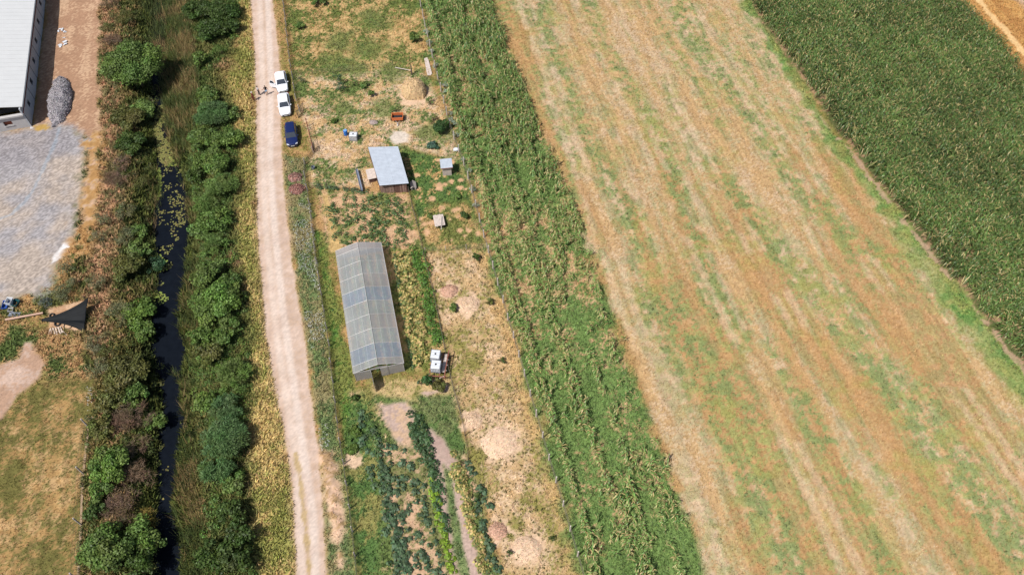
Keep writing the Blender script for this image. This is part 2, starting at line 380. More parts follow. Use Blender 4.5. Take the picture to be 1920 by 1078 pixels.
m, _ = inside(W([(800,742),(842,734),(838,716),(826,728),(790,736)]), .2, .5); lay(m, c_mauve, .05, .1)
m, _ = inside(PLOT_S, .4, 1.0); lay(m, two(two(S(204,170,122), S(222,190,152), N3), S(150,142,76), N1*.3+N2*.7, .42, .68), .75, .19)
edge = ldist(X, Y, W([(916,470),(961,629),(1003,773),(1054,943),(1098,1110)])); lay(smooth(2.0, .6, edge+(N2-.5)*1.6)*.8*(sdist(X, Y, PLOT_S) > -1), S(206,170,112), .95, .22)
for gx, gy, rr in ((733,256,0),):
    m, _ = inside(W([(738,248),(762,244),(771,252),(764,268),(744,270),(734,260)]), .3, .7); lay(m, S(222,206,188), .02, .05)
for gx, gy, rr in ((877,573,1.6),(843,545,1.2),(938,830,2.4),(888,787,1.4),(933,995,1.3),(988,1027,1.8),(778,178,2.6),(661,862,1.0)):
    q = P(gx, gy); d = np.hypot(X-q[0], Y-q[1]); lay(smooth(rr*1.25, rr*.7, d+(N3-.5)*1.4), S(226,192,158), .3, .12)
rs = np.random.default_rng(3)
for _ in range(46):                                  # scratched bare spots on the green plot
    q = P(rs.uniform(770, 905), rs.uniform(285, 465)); rr = rs.uniform(.25, .55)
    if sdist(q[:1], q[1:2], PLOT_E)[0] > .5:
        d = np.hypot(X-q[0], Y-q[1]); lay(smooth(rr*1.3, rr*.6, d+(N3-.5)*.5), S(214,170,128), .05, .1)
# the strip of maize: soil, grass between the rows
m, dS = inside(STRIP, .8, 2.4)
lay(m, two(two(S(210,172,128), S(190,156,104), N3), S(116,142,76), N1*.35+NW*.3+N2*.35+smooth(75, 40, Y)*.16, .32, .50), .8, .24)
# stubble field in drawn-out bands
m, dF = inside(FIELD, .5, 1.4)
wv = V_ + (fbm(U*.35, V_*.6, 9, 21)-.5)*3.2
b1 = fbm(U*.07, wv, 3.4, 22, 3); b2 = fbm(U*.12, wv, 1.6, 23, 3)
base = two(c_wheat, c_wheat2, b2*.6+N2*.4, .4, .62)
base = mix(base, c_wheat3*np.ones((len(X), 1)), smooth(.56, .74, b1)*.75)
gs = np.zeros(X.shape)
for line, wd, st in (([(1000,-40),(1040,110),(1100,250),(1185,420)], 1.5, .8), ([(1085,-40),(1140,105),(1205,210),(1285,390),(1390,640)], 1.3, .8),
                     ([(1185,-30),(1250,60),(1310,160),(1345,230)], .8, .5), ([(1250,-30),(1330,110),(1420,240),(1520,380),(1645,478)], 1.7, .75), ([(1300,-30),(1380,120),(1480,260)], .9, .5),
                     ([(1330,300),(1420,420),(1500,520),(1600,640),(1700,770),(1850,950),(1960,1080)], 1.7, .8), ([(1225,560),(1300,690),(1400,880),(1500,1110)], 2.3, .75),
                     ([(1180,430),(1250,560)], 1.4, .45), ([(1650,700),(1760,860),(1900,1050)], 1.3, .6), ([(1560,560),(1640,700),(1740,870),(1830,1010)], 1.0, .45), ([(1440,640),(1530,800),(1640,980),(1700,1110)], 1.4, .5)):
    d = ldist(X, Y, W(line)); gs = np.maximum(gs, smooth(wd*1.7, wd*.3, d+(N2-.5)*2.0+(N1-.5)*1.2)*st)
gs = np.clip(gs*(.6+1.0*N2)+smooth(.38, .62, b2*.4+b1*.2+N1*.4+.08*smooth(70,40,Y))*.48 + smooth(.56, .72, fbm(U*.06, wv, 1.0, 27, 2))*.42, 0, 1)*smooth(.2, .62, N3+(NF-.5)*.6)
base = mix(base, two(c_fgreen, S(134,150,90), N2, .4, .6), gs*.9)
base = base*(1+.09*np.sin(V_*2*np.pi/.82+2*N2)*smooth(.3,.6,N1)+.05*np.sin(V_*2*np.pi/2.6))[:, None]
for ln in ([(962,-60),(1360,1120)], [(1110,-60),(1769,1078)], [(1240,-60),(2070,1120)], [(1060,-60),(1620,1120)], [(1340,-60),(2200,1000)]):
    d0 = ldist(X, Y, W(ln)); lay_ = smooth(.75, .2, np.abs(d0-.9)+(N3-.5)*.6)*.4*smooth(.35, .6, N1)
    base = mix(base, S(222,196,164)*np.ones((len(X), 1)), lay_)
base = mix(base, S(178,166,84)*np.ones((len(X), 1)), smooth(.70, .86, fbm(X, Y, 3.5, 31))*.4*N3)
lay(m, base, .8, .2)
mg = W([(1372,-60),(1410,20),(1560,262),(1700,436),(1840,620),(1935,735),(2060,880)])
d = ldist(X, Y, mg); bw = 1.1+1.4*smooth(95, 55, Y)
lay(smooth(bw*1.2, bw*.5, d+(N2-.5)*2.2)*smooth(-.5, .3, N2)*(.6+.4*N1), two(S(92,142,66), S(140,160,84), N3), .95, .22)
m, dM = inside(MAIZE, .5, .8); lay(m, two(S(176,140,108), S(96,104,60), N2*.5+N3*.5, .35, .6), .25, .15)
d = ldist(X, Y, W([(1575,262),(1720,446),(1850,606),(1930,708),(2000,790)])); lay(smooth(.45, .2, d+(N3-.5)*.8)*.75*smooth(.3, .5, N2), S(190,156,130), .08, .1)
m, _ = inside(FAR, .4, 1); lay(m, two(S(206,158,92), S(184,134,76), NW*.6+N2*.4), .8, .2)
d = ldist(X, Y, W([(1812,-40),(1850,20),(1890,62),(1935,120),(2020,220)])); lay(smooth(.8, .35, d+(N3-.5)*.7), S(232,190,130), .05, .1)
m, _ = inside(W([(1880,-30),(2100,-30),(2100,120),(1920,20)]), 1, 2); lay(m*.6, S(196,176,160))
# the road last
m, dR = inside(ROAD, .12, .2)
rc = (N2*.5+N3*.5)
roadcol = two(S(218,190,170), S(202,172,148), rc, .35, .75)
m0, _ = inside(ROAD, .9, 1.4); lay(m0*smooth(-1.6, .2, dR)*.9, two(S(216,178,146), S(196,158,112), N3), .3, .14)
lay(m, roadcol, 0, .05)
for line, s in (([(500,-40),(508,150),(506,300),(514,420),(530,580),(556,760),(586,960),(592,1110)], .5), ([(486,-40),(492,150),(494,300),(498,420),(510,540),(526,680),(560,880),(566,1110)], .35)):
    d = ldist(X, Y, W(line)); lay(smooth(.7, .2, d)*s*1.3*m, S(234,216,202))
d = ldist(X, Y, W([(553,850),(562,890),(570,960),(577,1030),(582,1110)])); lay(smooth(.34, .12, d+(N3-.5)*.4)*.85, S(186,158,106), .8, .12)
lay(m*smooth(.62, .8, N2)*.35, S(206,178,160))
lum = C.mean(1, keepdims=True); C = lum + (C-lum)*0.95
C *= (0.86+0.28*NF[:, None]); C = np.clip(C, 0.01, .82)

# heights
Z = np.zeros(X.shape)
core = (X > -110) & (X < 118) & (Y > 10) & (Y < 140)
Z[core] = ground_z(X[core], Y[core])
roadm = smooth(-.6, .3, dR); Z = np.where(core, Z*(1-roadm*.6) - roadm*.05 + roadm*smooth(.5, 1.8, dR)*.04, Z)
Z += ((N3-.5)*.10 + (NF-.5)*.03)*(1-roadm)*core*np.clip(TD*1.4+.12, 0, 1)
Z += core*smooth(.1, .5, sdist(X, Y, MOUND)+(N2-.5))*(N3*.35)
Z[~core] = -0.03
# one sheet cut into named surfaces (no overlap: every cell belongs to one)
KIND[dR+(N2-.5)*.2 > 0] = 1
KIND[(KIND == 0) & (dG+(N2-.5)*1.2 > 0)] = 3
KIND[(KIND == 0) & (dT+(N2-.5)*.8 > 0)] = 2
KIND[(KIND == 0) & (dF+(N2-.5)*1.2 > 0)] = 4
KIND[(KIND == 0) & (sdist(X, Y, PASTURE)+(N2-.5)*1.2 > 0)] = 5
idx = np.arange(NXG*NYG).reshape(NYG, NXG)
quads = np.stack([idx[:-1, :-1], idx[:-1, 1:], idx[1:, 1:], idx[1:, :-1]], -1).reshape(-1, 4)
qk = KIND[quads[:, 0]]
for k, nm in enumerate(('ground', 'road', 'dirt_track', 'gravel_yard', 'stubble_field', 'pasture')):
    q = quads[qk == k]; us, inv = np.unique(q, return_inverse=True)
    me = mesh_np(nm, np.stack([X[us], Y[us], Z[us]], 1), inv.reshape(-1, 4), C[us], (M_GROUND, M_ROAD, M_GRAV, M_GRAV, M_GROUND, M_GROUND)[k], True)
    tag(link(nm, me), kind='structure')
IX0, IY0 = len(far_l), len(far_d)
def cell(x, y):
    i = np.clip(np.round((x-XA[0])/.21).astype(int), 0, len(XA)-1)+IX0; j = np.clip(np.round((y-YA[0])/.21).astype(int), 0, len(YA)-1)+IY0
    return j*NXG+i
def hz(x, y): return Z[cell(x, y)]

# water
wm = mat('ditch_water', (0.006, 0.008, 0.012), rough=0.06, spec=0.04, noise=(1.2, .8, 1.2))
b = MB(); cl = [(299,-60),(297,120),(300,220),(312,300),(322,400),(316,500),(308,590),(318,660),(322,760),(316,860),(312,950),(312,1110)]
cw = np.array([P(x, y, WATER_Z)[:2] for x, y in cl]); b.loft([[(x-5, y, WATER_Z), (x+5, y, WATER_Z)] for x, y in cw], close=False, cap=False)
tag(b.build('water', wm), kind='structure')
# ---------------------------------------------------------------- ground cover, crops, shrubs
AREA = W([(-60,-50),(1990,-50),(1990,1130),(-60,1130)])
def rand_in(poly, dens):
    x0, y0 = poly.min(0); x1, y1 = poly.max(0); n = int((x1-x0)*(y1-y0)*dens)
    p = np.stack([rng.uniform(x0, x1, n), rng.uniform(y0, y1, n)], 1)
    return p[sdist(p[:, 0], p[:, 1], poly) > 0]
p = rand_in(AREA, 26)
c = cell(p[:, 0], p[:, 1]); keep = rng.random(len(p)) < TD[c]*(.55+.9*N3[c]); p = p[keep]; c = c[keep]
kd = KIND[c]; tops = TH[c]
def grass(name, sel, nb, hs=1.0, v=.2, matl=M_STRAW, bright=1.0, wf=.16):
    q = np.repeat(np.column_stack([p[sel], Z[c[sel]]-.02]), nb, 0); n = len(q)
    q[:, :2] += rng.normal(size=(n, 2))*.09
    cc = np.repeat(C[c[sel]], nb, 0); h = np.repeat(tops[sel], nb)*hs*(.6+.8*rng.random(n))
    g = (cc[:, 1] > cc[:, 0]*.98)
    cc = vary(cc, n, v, .05)*bright
    Vv, F, Cc = blades(q, h, h*wf*(1.3+rng.random(n)), cc, .8)
    return tag(link(name, mesh_np(name, Vv, F, Cc, matl)), kind='stuff')
grass('field_stubble', kd == 4, 3, .8, .15, bright=1.16, wf=.26)
grass('pasture_grass', kd == 5, 3, 1.0, .22, bright=1.2, wf=.22)
grass('meadow_grass', (kd == 0), 3, 1.0, .28, bright=1.24, wf=.24)

# leafy weeds, spread as small clumps of leaves over the greener ground
gq = rand_in(AREA, 5); cg = cell(gq[:, 0], gq[:, 1])
gm_ = (C[cg][:, 1] > C[cg][:, 0]*1.0) & (TD[cg] > .3) & (KIND[cg] != 1) & (sdist(gq[:, 0], gq[:, 1], MAIZE) < 0) & ((KIND[cg] != 4) | (rng.random(len(gq)) < .35))
gq = gq[gm_]; cg = cg[gm_]
def clumps(name, pts, zc, r, nl, ln, wd, col, v=.25, matl=M_LEAF):
    n = len(pts); k = n*nl
    b = np.repeat(np.column_stack([pts, zc]), nl, 0)
    a = rng.random(k)*2*np.pi; e = rng.random(k)
    rr = np.repeat(r*(.6+.8*rng.random(n)), nl)
    off = np.stack([np.cos(a)*rr*np.sqrt(e), np.sin(a)*rr*np.sqrt(e), rr*(.35+.9*(1-e))*(.5+.5*rng.random(k))], 1)
    nr = np.stack([np.cos(a)*.7, np.sin(a)*.7, .5+rng.random(k)], 1)+rng.normal(size=(k, 3))*.35
    cc = vary(np.repeat(col, nl, 0), k, v, .07)
    Vv, F, Cc = leafquads(b+off, nr, ln*(.6+.8*rng.random(k)), wd*(.6+.8*rng.random(k)), cc, off+rng.normal(size=(k, 3))*.05)
    return tag(link(name, mesh_np(name, Vv, F, Cc, matl)), kind='stuff')
clumps('leafy_weeds', gq, Z[cg], .16, 6, .22, .10, C[cg]*1.02)
# white blossom along the roadside verge
fl = np.concatenate([rand_in(W([(545,380),(584,385),(612,640),(580,660)]), 16), rand_in(W([(596,790),(616,790),(618,840),(600,850)]), 10), rand_in(W([(163,724),(176,724),(174,790),(164,790)]), 14), rand_in(W([(548,300),(570,300),(576,380),(545,380)]), 2.0)])
fl = fl[fbm(fl[:, 0], fl[:, 1], 3, 61) > .42]
cf = cell(fl[:, 0], fl[:, 1])
clumps('white_flowers', fl, Z[cf]+.14, .12, 4, .09, .07, np.ones((len(fl), 1))*S(228,230,218), .1)

# ---- maize
def maize_arrays(x, y, z, h, tan=.25, nl=9, wide=.10, dark=1.0, azi=None):
    n = len(x); k = n*nl
    base = np.column_stack([x, y, z]); Vs = []; Fs = []; Cs = []; off = 0
    bb = np.repeat(base, nl, 0); hh = np.repeat(h, nl)
    fr = np.tile(np.linspace(.18, .88, nl), n)+rng.normal(size=k)*.03
    plane = rng.random(n)*2*np.pi if azi is None else azi + rng.normal(size=n)*.5
    az = np.repeat(plane, nl) + np.tile(np.arange(nl) % 2*np.pi, n) + rng.normal(size=k)*.45
    L = hh*(.40+.10*rng.random(k))*np.where(fr > .75, .75, 1)
    d = np.stack([np.cos(az), np.sin(az), np.zeros(k)], 1); s = np.stack([-np.sin(az), np.cos(az), np.zeros(k)], 1)
    root = bb.copy(); root[:, 2] += hh*fr
    up = np.zeros((k, 3)); up[:, 2] = 1
    m1 = root + d*(L*.45)[:, None] + up*(L*(.34+.25*rng.random(k)))[:, None]
    m2 = root + d*(L*.82)[:, None] + up*(L*(.16+.25*rng.random(k)))[:, None]
    tip = root + d*(L*1.0)[:, None] - up*(L*(.15+.3*rng.random(k)))[:, None]
    w = wide*(.8+.5*rng.random(k))[:, None]
    Vl = np.stack([root-s*w*.3, root+s*w*.3, m1+s*w*.5, m1-s*w*.5, m2+s*w*.42, m2-s*w*.42, tip], 1).reshape(-1, 3)
    i0 = np.arange(k)*7
    Fl = np.concatenate([np.stack([i0, i0+1, i0+2], 1), np.stack([i0, i0+2, i0+3], 1), np.stack([i0+3, i0+2, i0+4], 1), np.stack([i0+3, i0+4, i0+5], 1), np.stack([i0+5, i0+4, i0+6], 1)])
    g = vary(S(114,142,74)*(np.repeat(dark, nl)[:, None] if np.ndim(dark) else dark), k, .24, .07); t = vary(S(212,194,134), k, .12, .05)
    pt = np.clip(tan*(1.6-1.3*fr), 0, 1); g = np.where((rng.random(k) < pt)[:, None], t, g)
    Vs.append(Vl); Fs.append(Fl); Cs.append(np.repeat(g, 7, 0)); off += len(Vl)
    a = np.linspace(0, 2*np.pi, 3, endpoint=False)
    st = np.stack([np.concatenate([base+np.array([np.cos(q)*.022, np.sin(q)*.022, 0]) for q in a[i:i+1]]) for i in range(3)], 1)
    top = st.copy(); top[:, :, 2] += (h*.93)[:, None]
    Vt = np.concatenate([st, top], 1).reshape(-1, 3); i0 = np.arange(n)*6+off
    Fs.append(np.concatenate([np.stack([i0+j, i0+(j+1) % 3, i0+3+(j+1) % 3], 1) for j in range(3)]+[np.stack([i0+j, i0+3+(j+1) % 3, i0+3+j], 1) for j in range(3)]))
    Vs.append(Vt); Cs.append(np.repeat(vary(S(140,150,84)*(dark[:, None] if np.ndim(dark) else dark), n, .15), 6, 0)); off += len(Vt)
    # tassel: four thin spikes
    kt = n*4; tb = np.repeat(base, 4, 0); tb[:, 2] += np.repeat(h*.9, 4); az = rng.random(kt)*2*np.pi
    tl = np.repeat(h, 4)*.15*(.6+.7*rng.random(kt))
    tt = tb + np.stack([np.cos(az)*tl*.55, np.sin(az)*tl*.55, tl], 1); sd_ = np.stack([-np.sin(az), np.cos(az), np.zeros(kt)], 1)*.022
    Vt = np.stack([tb-sd_, tb+sd_, tt], 1).reshape(-1, 3)
    Fs.append(np.arange(3*kt).reshape(-1, 3)+off); Vs.append(Vt); Cs.append(np.repeat(vary(S(196,170,112), kt, .15), 3, 0))
    return np.concatenate(Vs), np.concatenate(Fs), np.concatenate(Cs)
def row_grid(poly, dv, du, jv=.06, ju=.25):
    u = poly@ROWD; v = poly@ROWN
    vs = np.arange(v.min(), v.max(), dv); us = np.arange(u.min(), u.max(), du)
    A, B = np.meshgrid(vs, us); A = A.ravel(); B = B.ravel()
    A = A + rng.normal(size=A.shape)*jv; B = B + rng.uniform(-.5, .5, B.shape)*du*ju*2
    q = np.outer(A, ROWN)+np.outer(B, ROWD)
    return q[sdist(q[:, 0], q[:, 1], poly) > 0.15]
# the great field: more plants than anyone could count
mz = row_grid(MAIZE, .78, .30)
nn = fbm(mz[:, 0], mz[:, 1], 2.0, 71); ed = ldist(mz[:, 0], mz[:, 1], W([(1380,-60),(1440,60),(1575,250),(1720,440),(1850,600),(1930,702),(2100,900)]))
mz = mz[(rng.random(len(mz)) < .95-.5*(nn < .28)-.5*smooth(6, 0, ed)*(fbm(mz[:, 0], mz[:, 1], 1.2, 72) < .5))]
mh = 2.15+.35*(fbm(mz[:, 0], mz[:, 1], 6, 73)-.5)+rng.normal(size=len(mz))*.13
mdk = .9*(.72+.56*fbm(mz[:, 0], mz[:, 1], 7, 74))*(1+.10*np.sign(np.sin(mz@ROWN*2*np.pi/4.7)))*.97
Vv, F, Cc = maize_arrays(mz[:, 0], mz[:, 1], hz(mz[:, 0], mz[:, 1]), mh, tan=.17, nl=11, wide=.085, dark=mdk)
tag(link('maize_crop', mesh_np('maize_crop', Vv, F, Cc, M_MAIZE)), kind='stuff')
# the strip by the garden fence: gaps, tangled rows; the 290 that show largest stand as plants of their own
ms = row_grid(STRIP, .74, .27, .05)
su = ms@ROWD; sv = ms@ROWN
gap = fbm(su*.22, sv, 1.5, 75); gap2 = fbm(ms[:, 0], ms[:, 1], 5, 76)
lo = smooth(88, 55, ms[:, 1])
prob = 1.0 - lo*smooth(.50, .42, gap)*.85 - lo*smooth(.42, .34, gap2)*.3 - .12 - (1-lo)*smooth(.34, .26, gap)*.35
ff = ldist(ms[:, 0], ms[:, 1], W([(785,0),(810,105),(845,245),(874,322),(913,466),(961,629),(1003,773),(1054,943),(1098,1110)]))
prob = prob*smooth(.9, 1.5, ff) * (1-.8*smooth(1.9, 2.2, ff)*smooth(4.6, 4.2, ff)*smooth(-.2, .3, fbm(ms[:, 0], ms[:, 1], 8, 77)))
prob = np.where((ff > 1.0) & (ff < 2.0), np.maximum(prob, .9*(ms[:, 1] < 75)), prob)
for a_, b_ in (((925,0),(1250,1078)), ((870,0),(1160,900))):
    q = ldist(ms[:, 0], ms[:, 1], W([a_, b_]), 4); prob = prob*smooth(.1, .45, q+.3*(gap2 > .5))
er = ldist(ms[:, 0], ms[:, 1], W([(925,0),(1010,230),(1120,500),(1215,760),(1290,960),(1345,1120)]))
prob = prob*(1-.75*smooth(70, 50, ms[:, 1])*smooth(3.4, .6, er+2.2*(gap2-.5)))
ms = ms[rng.random(len(ms)) < prob*(.92-.14*lo)]
o = np.argsort(ms[:, 1] + rng.random(len(ms))*2)
vis = np.array([abs((x_*FPX/(CAM_H*SP+y_*CP))) < 960 for x_, y_ in ms]) & (ms[:, 1] > 24.2)
o = o[vis[o]]; near = o[:290]; rest = np.setdiff1d(np.arange(len(ms)), near)
ms_h = 1.22+.45*smooth(60,90,ms[:,1])+.4*(fbm(ms[:, 0], ms[:, 1], 4, 78)-.5)+rng.normal(size=len(ms))*.16
far_ = ms[rest, 1]; 
A_ = rest[far_ > 78]; B_ = rest[far_ <= 78]
v1 = maize_arrays(ms[A_, 0], ms[A_, 1], hz(ms[A_, 0], ms[A_, 1]), ms_h[A_], tan=.27, nl=9, wide=.10, dark=1.2)
v2 = maize_arrays(ms[B_, 0], ms[B_, 1], hz(ms[B_, 0], ms[B_, 1]), ms_h[B_], tan=.50, nl=9, wide=.085, dark=1.5)
tag(link('maize_rows', mesh_np('maize_rows', np.concatenate([v1[0], v2[0]]), np.concatenate([v1[1], v2[1]+len(v1[0])]), np.concatenate([v1[2], v2[2]]), M_MAIZE)), kind='stuff')
protos = []
for i in range(10):
    a = maize_arrays(np.zeros(1), np.zeros(1), np.zeros(1), np.array([1.75]), tan=.50, nl=11, wide=.10, dark=1.5)
    protos.append(mesh_np('maize_plant', *a, M_MAIZEV))
for i, k in enumerate(near):
    o = link('maize_plant', protos[i % 10], None, (ms[k, 0], ms[k, 1], hz(ms[k:k+1, 0], ms[k:k+1, 1])[0]), rng.random()*6.283)
    s = ms_h[k]/1.75; o.scale = (s, s, s)
    tag(o, 'half dry maize plant in the gappy near end of the strip beside the post fence', 'maize plant', 'maize plants at the near end of the strip')

# ---- reeds in the ditch
rq = np.concatenate([rand_in(W([(312,680),(346,700),(348,800),(372,860),(380,960),(372,1110),(336,1110),(340,1030),(320,950),(330,870),(340,800),(334,720)]), 9),
    rand_in(W([(345,480),(372,480),(368,640),(352,660),(330,600),(338,540)]), 5), rand_in(W([(246,-40),(345,-40),(372,120),(375,200),(352,260),(330,300),(305,240),(300,190),(290,120)]), 9),
    rand_in(W([(300,290),(330,300),(350,335),(372,420),(350,400),(340,345)]), 3), rand_in(W([(286,300),(296,360),(286,420),(280,470),(292,540),(280,600),(268,560),(276,420),(272,330)]), 5)])
cr = cell(rq[:, 0], rq[:, 1]); n = len(rq); nb = 5
q = np.repeat(np.column_stack([rq, Z[cr]]), nb, 0); q[:, :2] += rng.normal(size=(n*nb, 2))*.18
mx_ = fbm(rq[:, 0], rq[:, 1], 2.5, 81)+rng.normal(size=n)*.08
rc_ = np.where((mx_ > .55)[:, None], S(176,152,104), S(112,124,72)); rc_ = vary(np.repeat(rc_, nb, 0), n*nb, .25, .06)
Vv, F, Cc = blades(q, np.where(rng.random(n*nb) < .3, 1.7, 1.1), .06, rc_, .55)
tag(link('reeds', mesh_np('reeds', Vv, F, Cc, M_LEAF)), kind='stuff')
# ---- duckweed: small flat rafts on the water
dk = [([(276,312),(300,315),(304,345),(298,375),(280,378),(276,340)], 60, 0), ([(318,292),(334,296),(332,312),(316,312)], 40, 0), ([(268,205),(310,195),(338,250),(334,300),(310,312),(296,300),(270,300)], 60, .36), ([(284,462),(314,490),(314,506),(296,512),(282,500)], 40, 0), ([(278,440),(290,445),(288,470),(276,470)], 40, 0),
      ([(300,310),(348,320),(352,370),(346,440),(330,490),(300,560),(288,470),(290,400)], 14, .60), ([(280,545),(300,545),(318,560),(300,572),(276,566)], 30, 0), ([(296,880),(326,870),(330,960),(300,960)], 1.0, .5)]
Vs = []; Cs = []; n0 = 0
for poly, dens, th in dk:
    pw = np.array([P(x, y, WATER_Z)[:2] for x, y in poly]); q = rand_in(pw, dens)
    if th: q = q[fbm(q[:, 0], q[:, 1], 1.6, 82) > th]
    n = len(q); r = .05+.10*rng.random(n); a0 = rng.random(n)*6.28
    zz = np.maximum(WATER_Z+.012, Z[cell(q[:, 0], q[:, 1])]+.02)+rng.random(n)*.015
    ang = a0[:, None]+np.linspace(0, 2*np.pi, 6, endpoint=False)[None]
    rr = r[:, None]*(.7+.6*rng.random((n, 6)))
    Vs.append(np.stack([q[:, :1]+np.cos(ang)*rr, q[:, 1:]+np.sin(ang)*rr, zz[:, None]*np.ones((n, 6))], -1).reshape(-1, 3))
    Cs.append(np.repeat(vary(S(158,172,84) if not th else S(150,146,84), n, .2, .06), 6, 0))
Vs = np.concatenate(Vs); Cs = np.concatenate(Cs)
tag(link('duckweed', mesh_np('duckweed', Vs, np.arange(len(Vs)).reshape(-1, 6), Cs, M_LEAF)), kind='stuff')
# ---------------------------------------------------------------- shrubs and trees, one by one
def crown_arrays(r, h, col, style='leafy', dens=1.0, seed=0):
    g = np.random.default_rng(seed)
    K = max(8, int(9*(r/1.0)**1.3)); pts = []; nr = []; al = []; cc = []
    for k in range(K):
        a = g.random()*6.283; e = math.sqrt(g.random())*(.78 if k % 4 or r > 3.5 else 1.0)
        rb = r*(.20+.24*g.random())*(1 if k % 4 else .8)*(1.0 if r > 1 else 1.2)
        cz = h*(.30+.50*math.sqrt(max(0, 1-e*e))*g.uniform(.55, 1.0))
        c0 = np.array((math.cos(a)*e*r, math.sin(a)*e*r, cz))
        n = int(4*math.pi*rb*rb*24*dens*.75)+12
        if style == 'willow': n = int(n*1.2)
        if style == 'twig': n = int(n*.55)
        d = g.normal(size=(n, 3)); d[:, 2] = np.abs(d[:, 2])*1.0-.25; d /= np.linalg.norm(d, axis=1, keepdims=True)
        rad = rb*(.55+.5*g.random((n, 1))); sq = np.array((1, 1, min(1.1, h/(1.5*r))))
        q = c0+d*rad*sq
        q[:, 2] = np.maximum(q[:, 2], .06)
        pts.append(q); nr.append(d*.8+g.normal(size=(n, 3))*.45+np.array((0, 0, .25))); al.append(d)
        hue = 1+g.normal(size=3)*.06
        cc.append(np.clip(col*hue*(1+.12*g.normal())*(1+.22*g.normal(size=(n, 1))), .004, .8))
    q = np.concatenate(pts); nr = np.concatenate(nr); al = np.concatenate(al); cc = np.concatenate(cc); n = len(q)
    if style == 'leafy': return leafquads(q, nr, .30*(.6+.8*g.random(n)), .19*(.6+.8*g.random(n)), cc)
    if style == 'fine': return leafquads(q, nr, .15*(.6+.8*g.random(n)), .07*(.6+.8*g.random(n)), cc)
    if style == 'willow': return leafquads(q, np.cross(al, g.normal(size=(n, 3)))+np.array((0, 0, .6)), .42*(.6+.8*g.random(n)), .07, cc, al+g.normal(size=(n, 3))*.3)
    return leafquads(q, np.cross(al, g.normal(size=(n, 3)))+np.array((0, 0, .4)), .5*(.5+g.random(n)), .035, cc, al+g.normal(size=(n, 3))*.6)
GREEN = S(114,140,68); DARK = S(82,104,48); MID = S(126,152,80); BRIGHT = S(124,152,72); OLIVE = S(118,120,64); GREY = S(142,144,104); BROWN = S(150,124,100); YEL = S(172,150,76); BLUE = S(118,128,128); SILV = S(176,190,164); WILL = S(110,142,86)
_n = [0]
def shrub(name, px, py, wpx, h, col, style, label, cat='shrub', group=None, trunk=False, dens=1.0, at=None):
    if at is None:
        zg = 0.0
        for _ in range(4): q = P(px, py, zg+.42*h); zg = gz(q[0], q[1])
        at = np.array((q[0], q[1], zg))
    p = at; _n[0] += 1
    depth = CAM_H*SP+p[1]*CP; r = wpx*depth/FPX/2*(1.2 if wpx < 30 else 1)
    t = thing(name, label, cat, p, 0, group)
    Vv, F, Cc = crown_arrays(r, h, col, style, dens, 500+_n[0])
    if trunk: Vv = Vv + np.array((0, 0, h*.12))
    link('crown' if trunk else 'foliage', mesh_np('foliage', Vv, F, Cc, M_LEAF), t)
    b = MB()
    if trunk:
        b.tube((0, 0, -.1), (0.03, .02, h*.5), max(.03, r*.06), max(.02, r*.04), 7)
        for k in range(5): a = k*1.26; b.tube((0.02, .01, h*.35), (math.cos(a)*r*.55, math.sin(a)*r*.55, h*.7), max(.015, r*.03), .012, 5)
    else:
        for k in range(6): a = k*1.05+.3; b.tube((math.cos(a)*.05, math.sin(a)*.05, -.15), (math.cos(a)*r*.5, math.sin(a)*r*.5, h*.6), max(.015, r*.025), .01, 5)
    b.build('trunk' if trunk else 'stem', M_BARK, t)
    return t
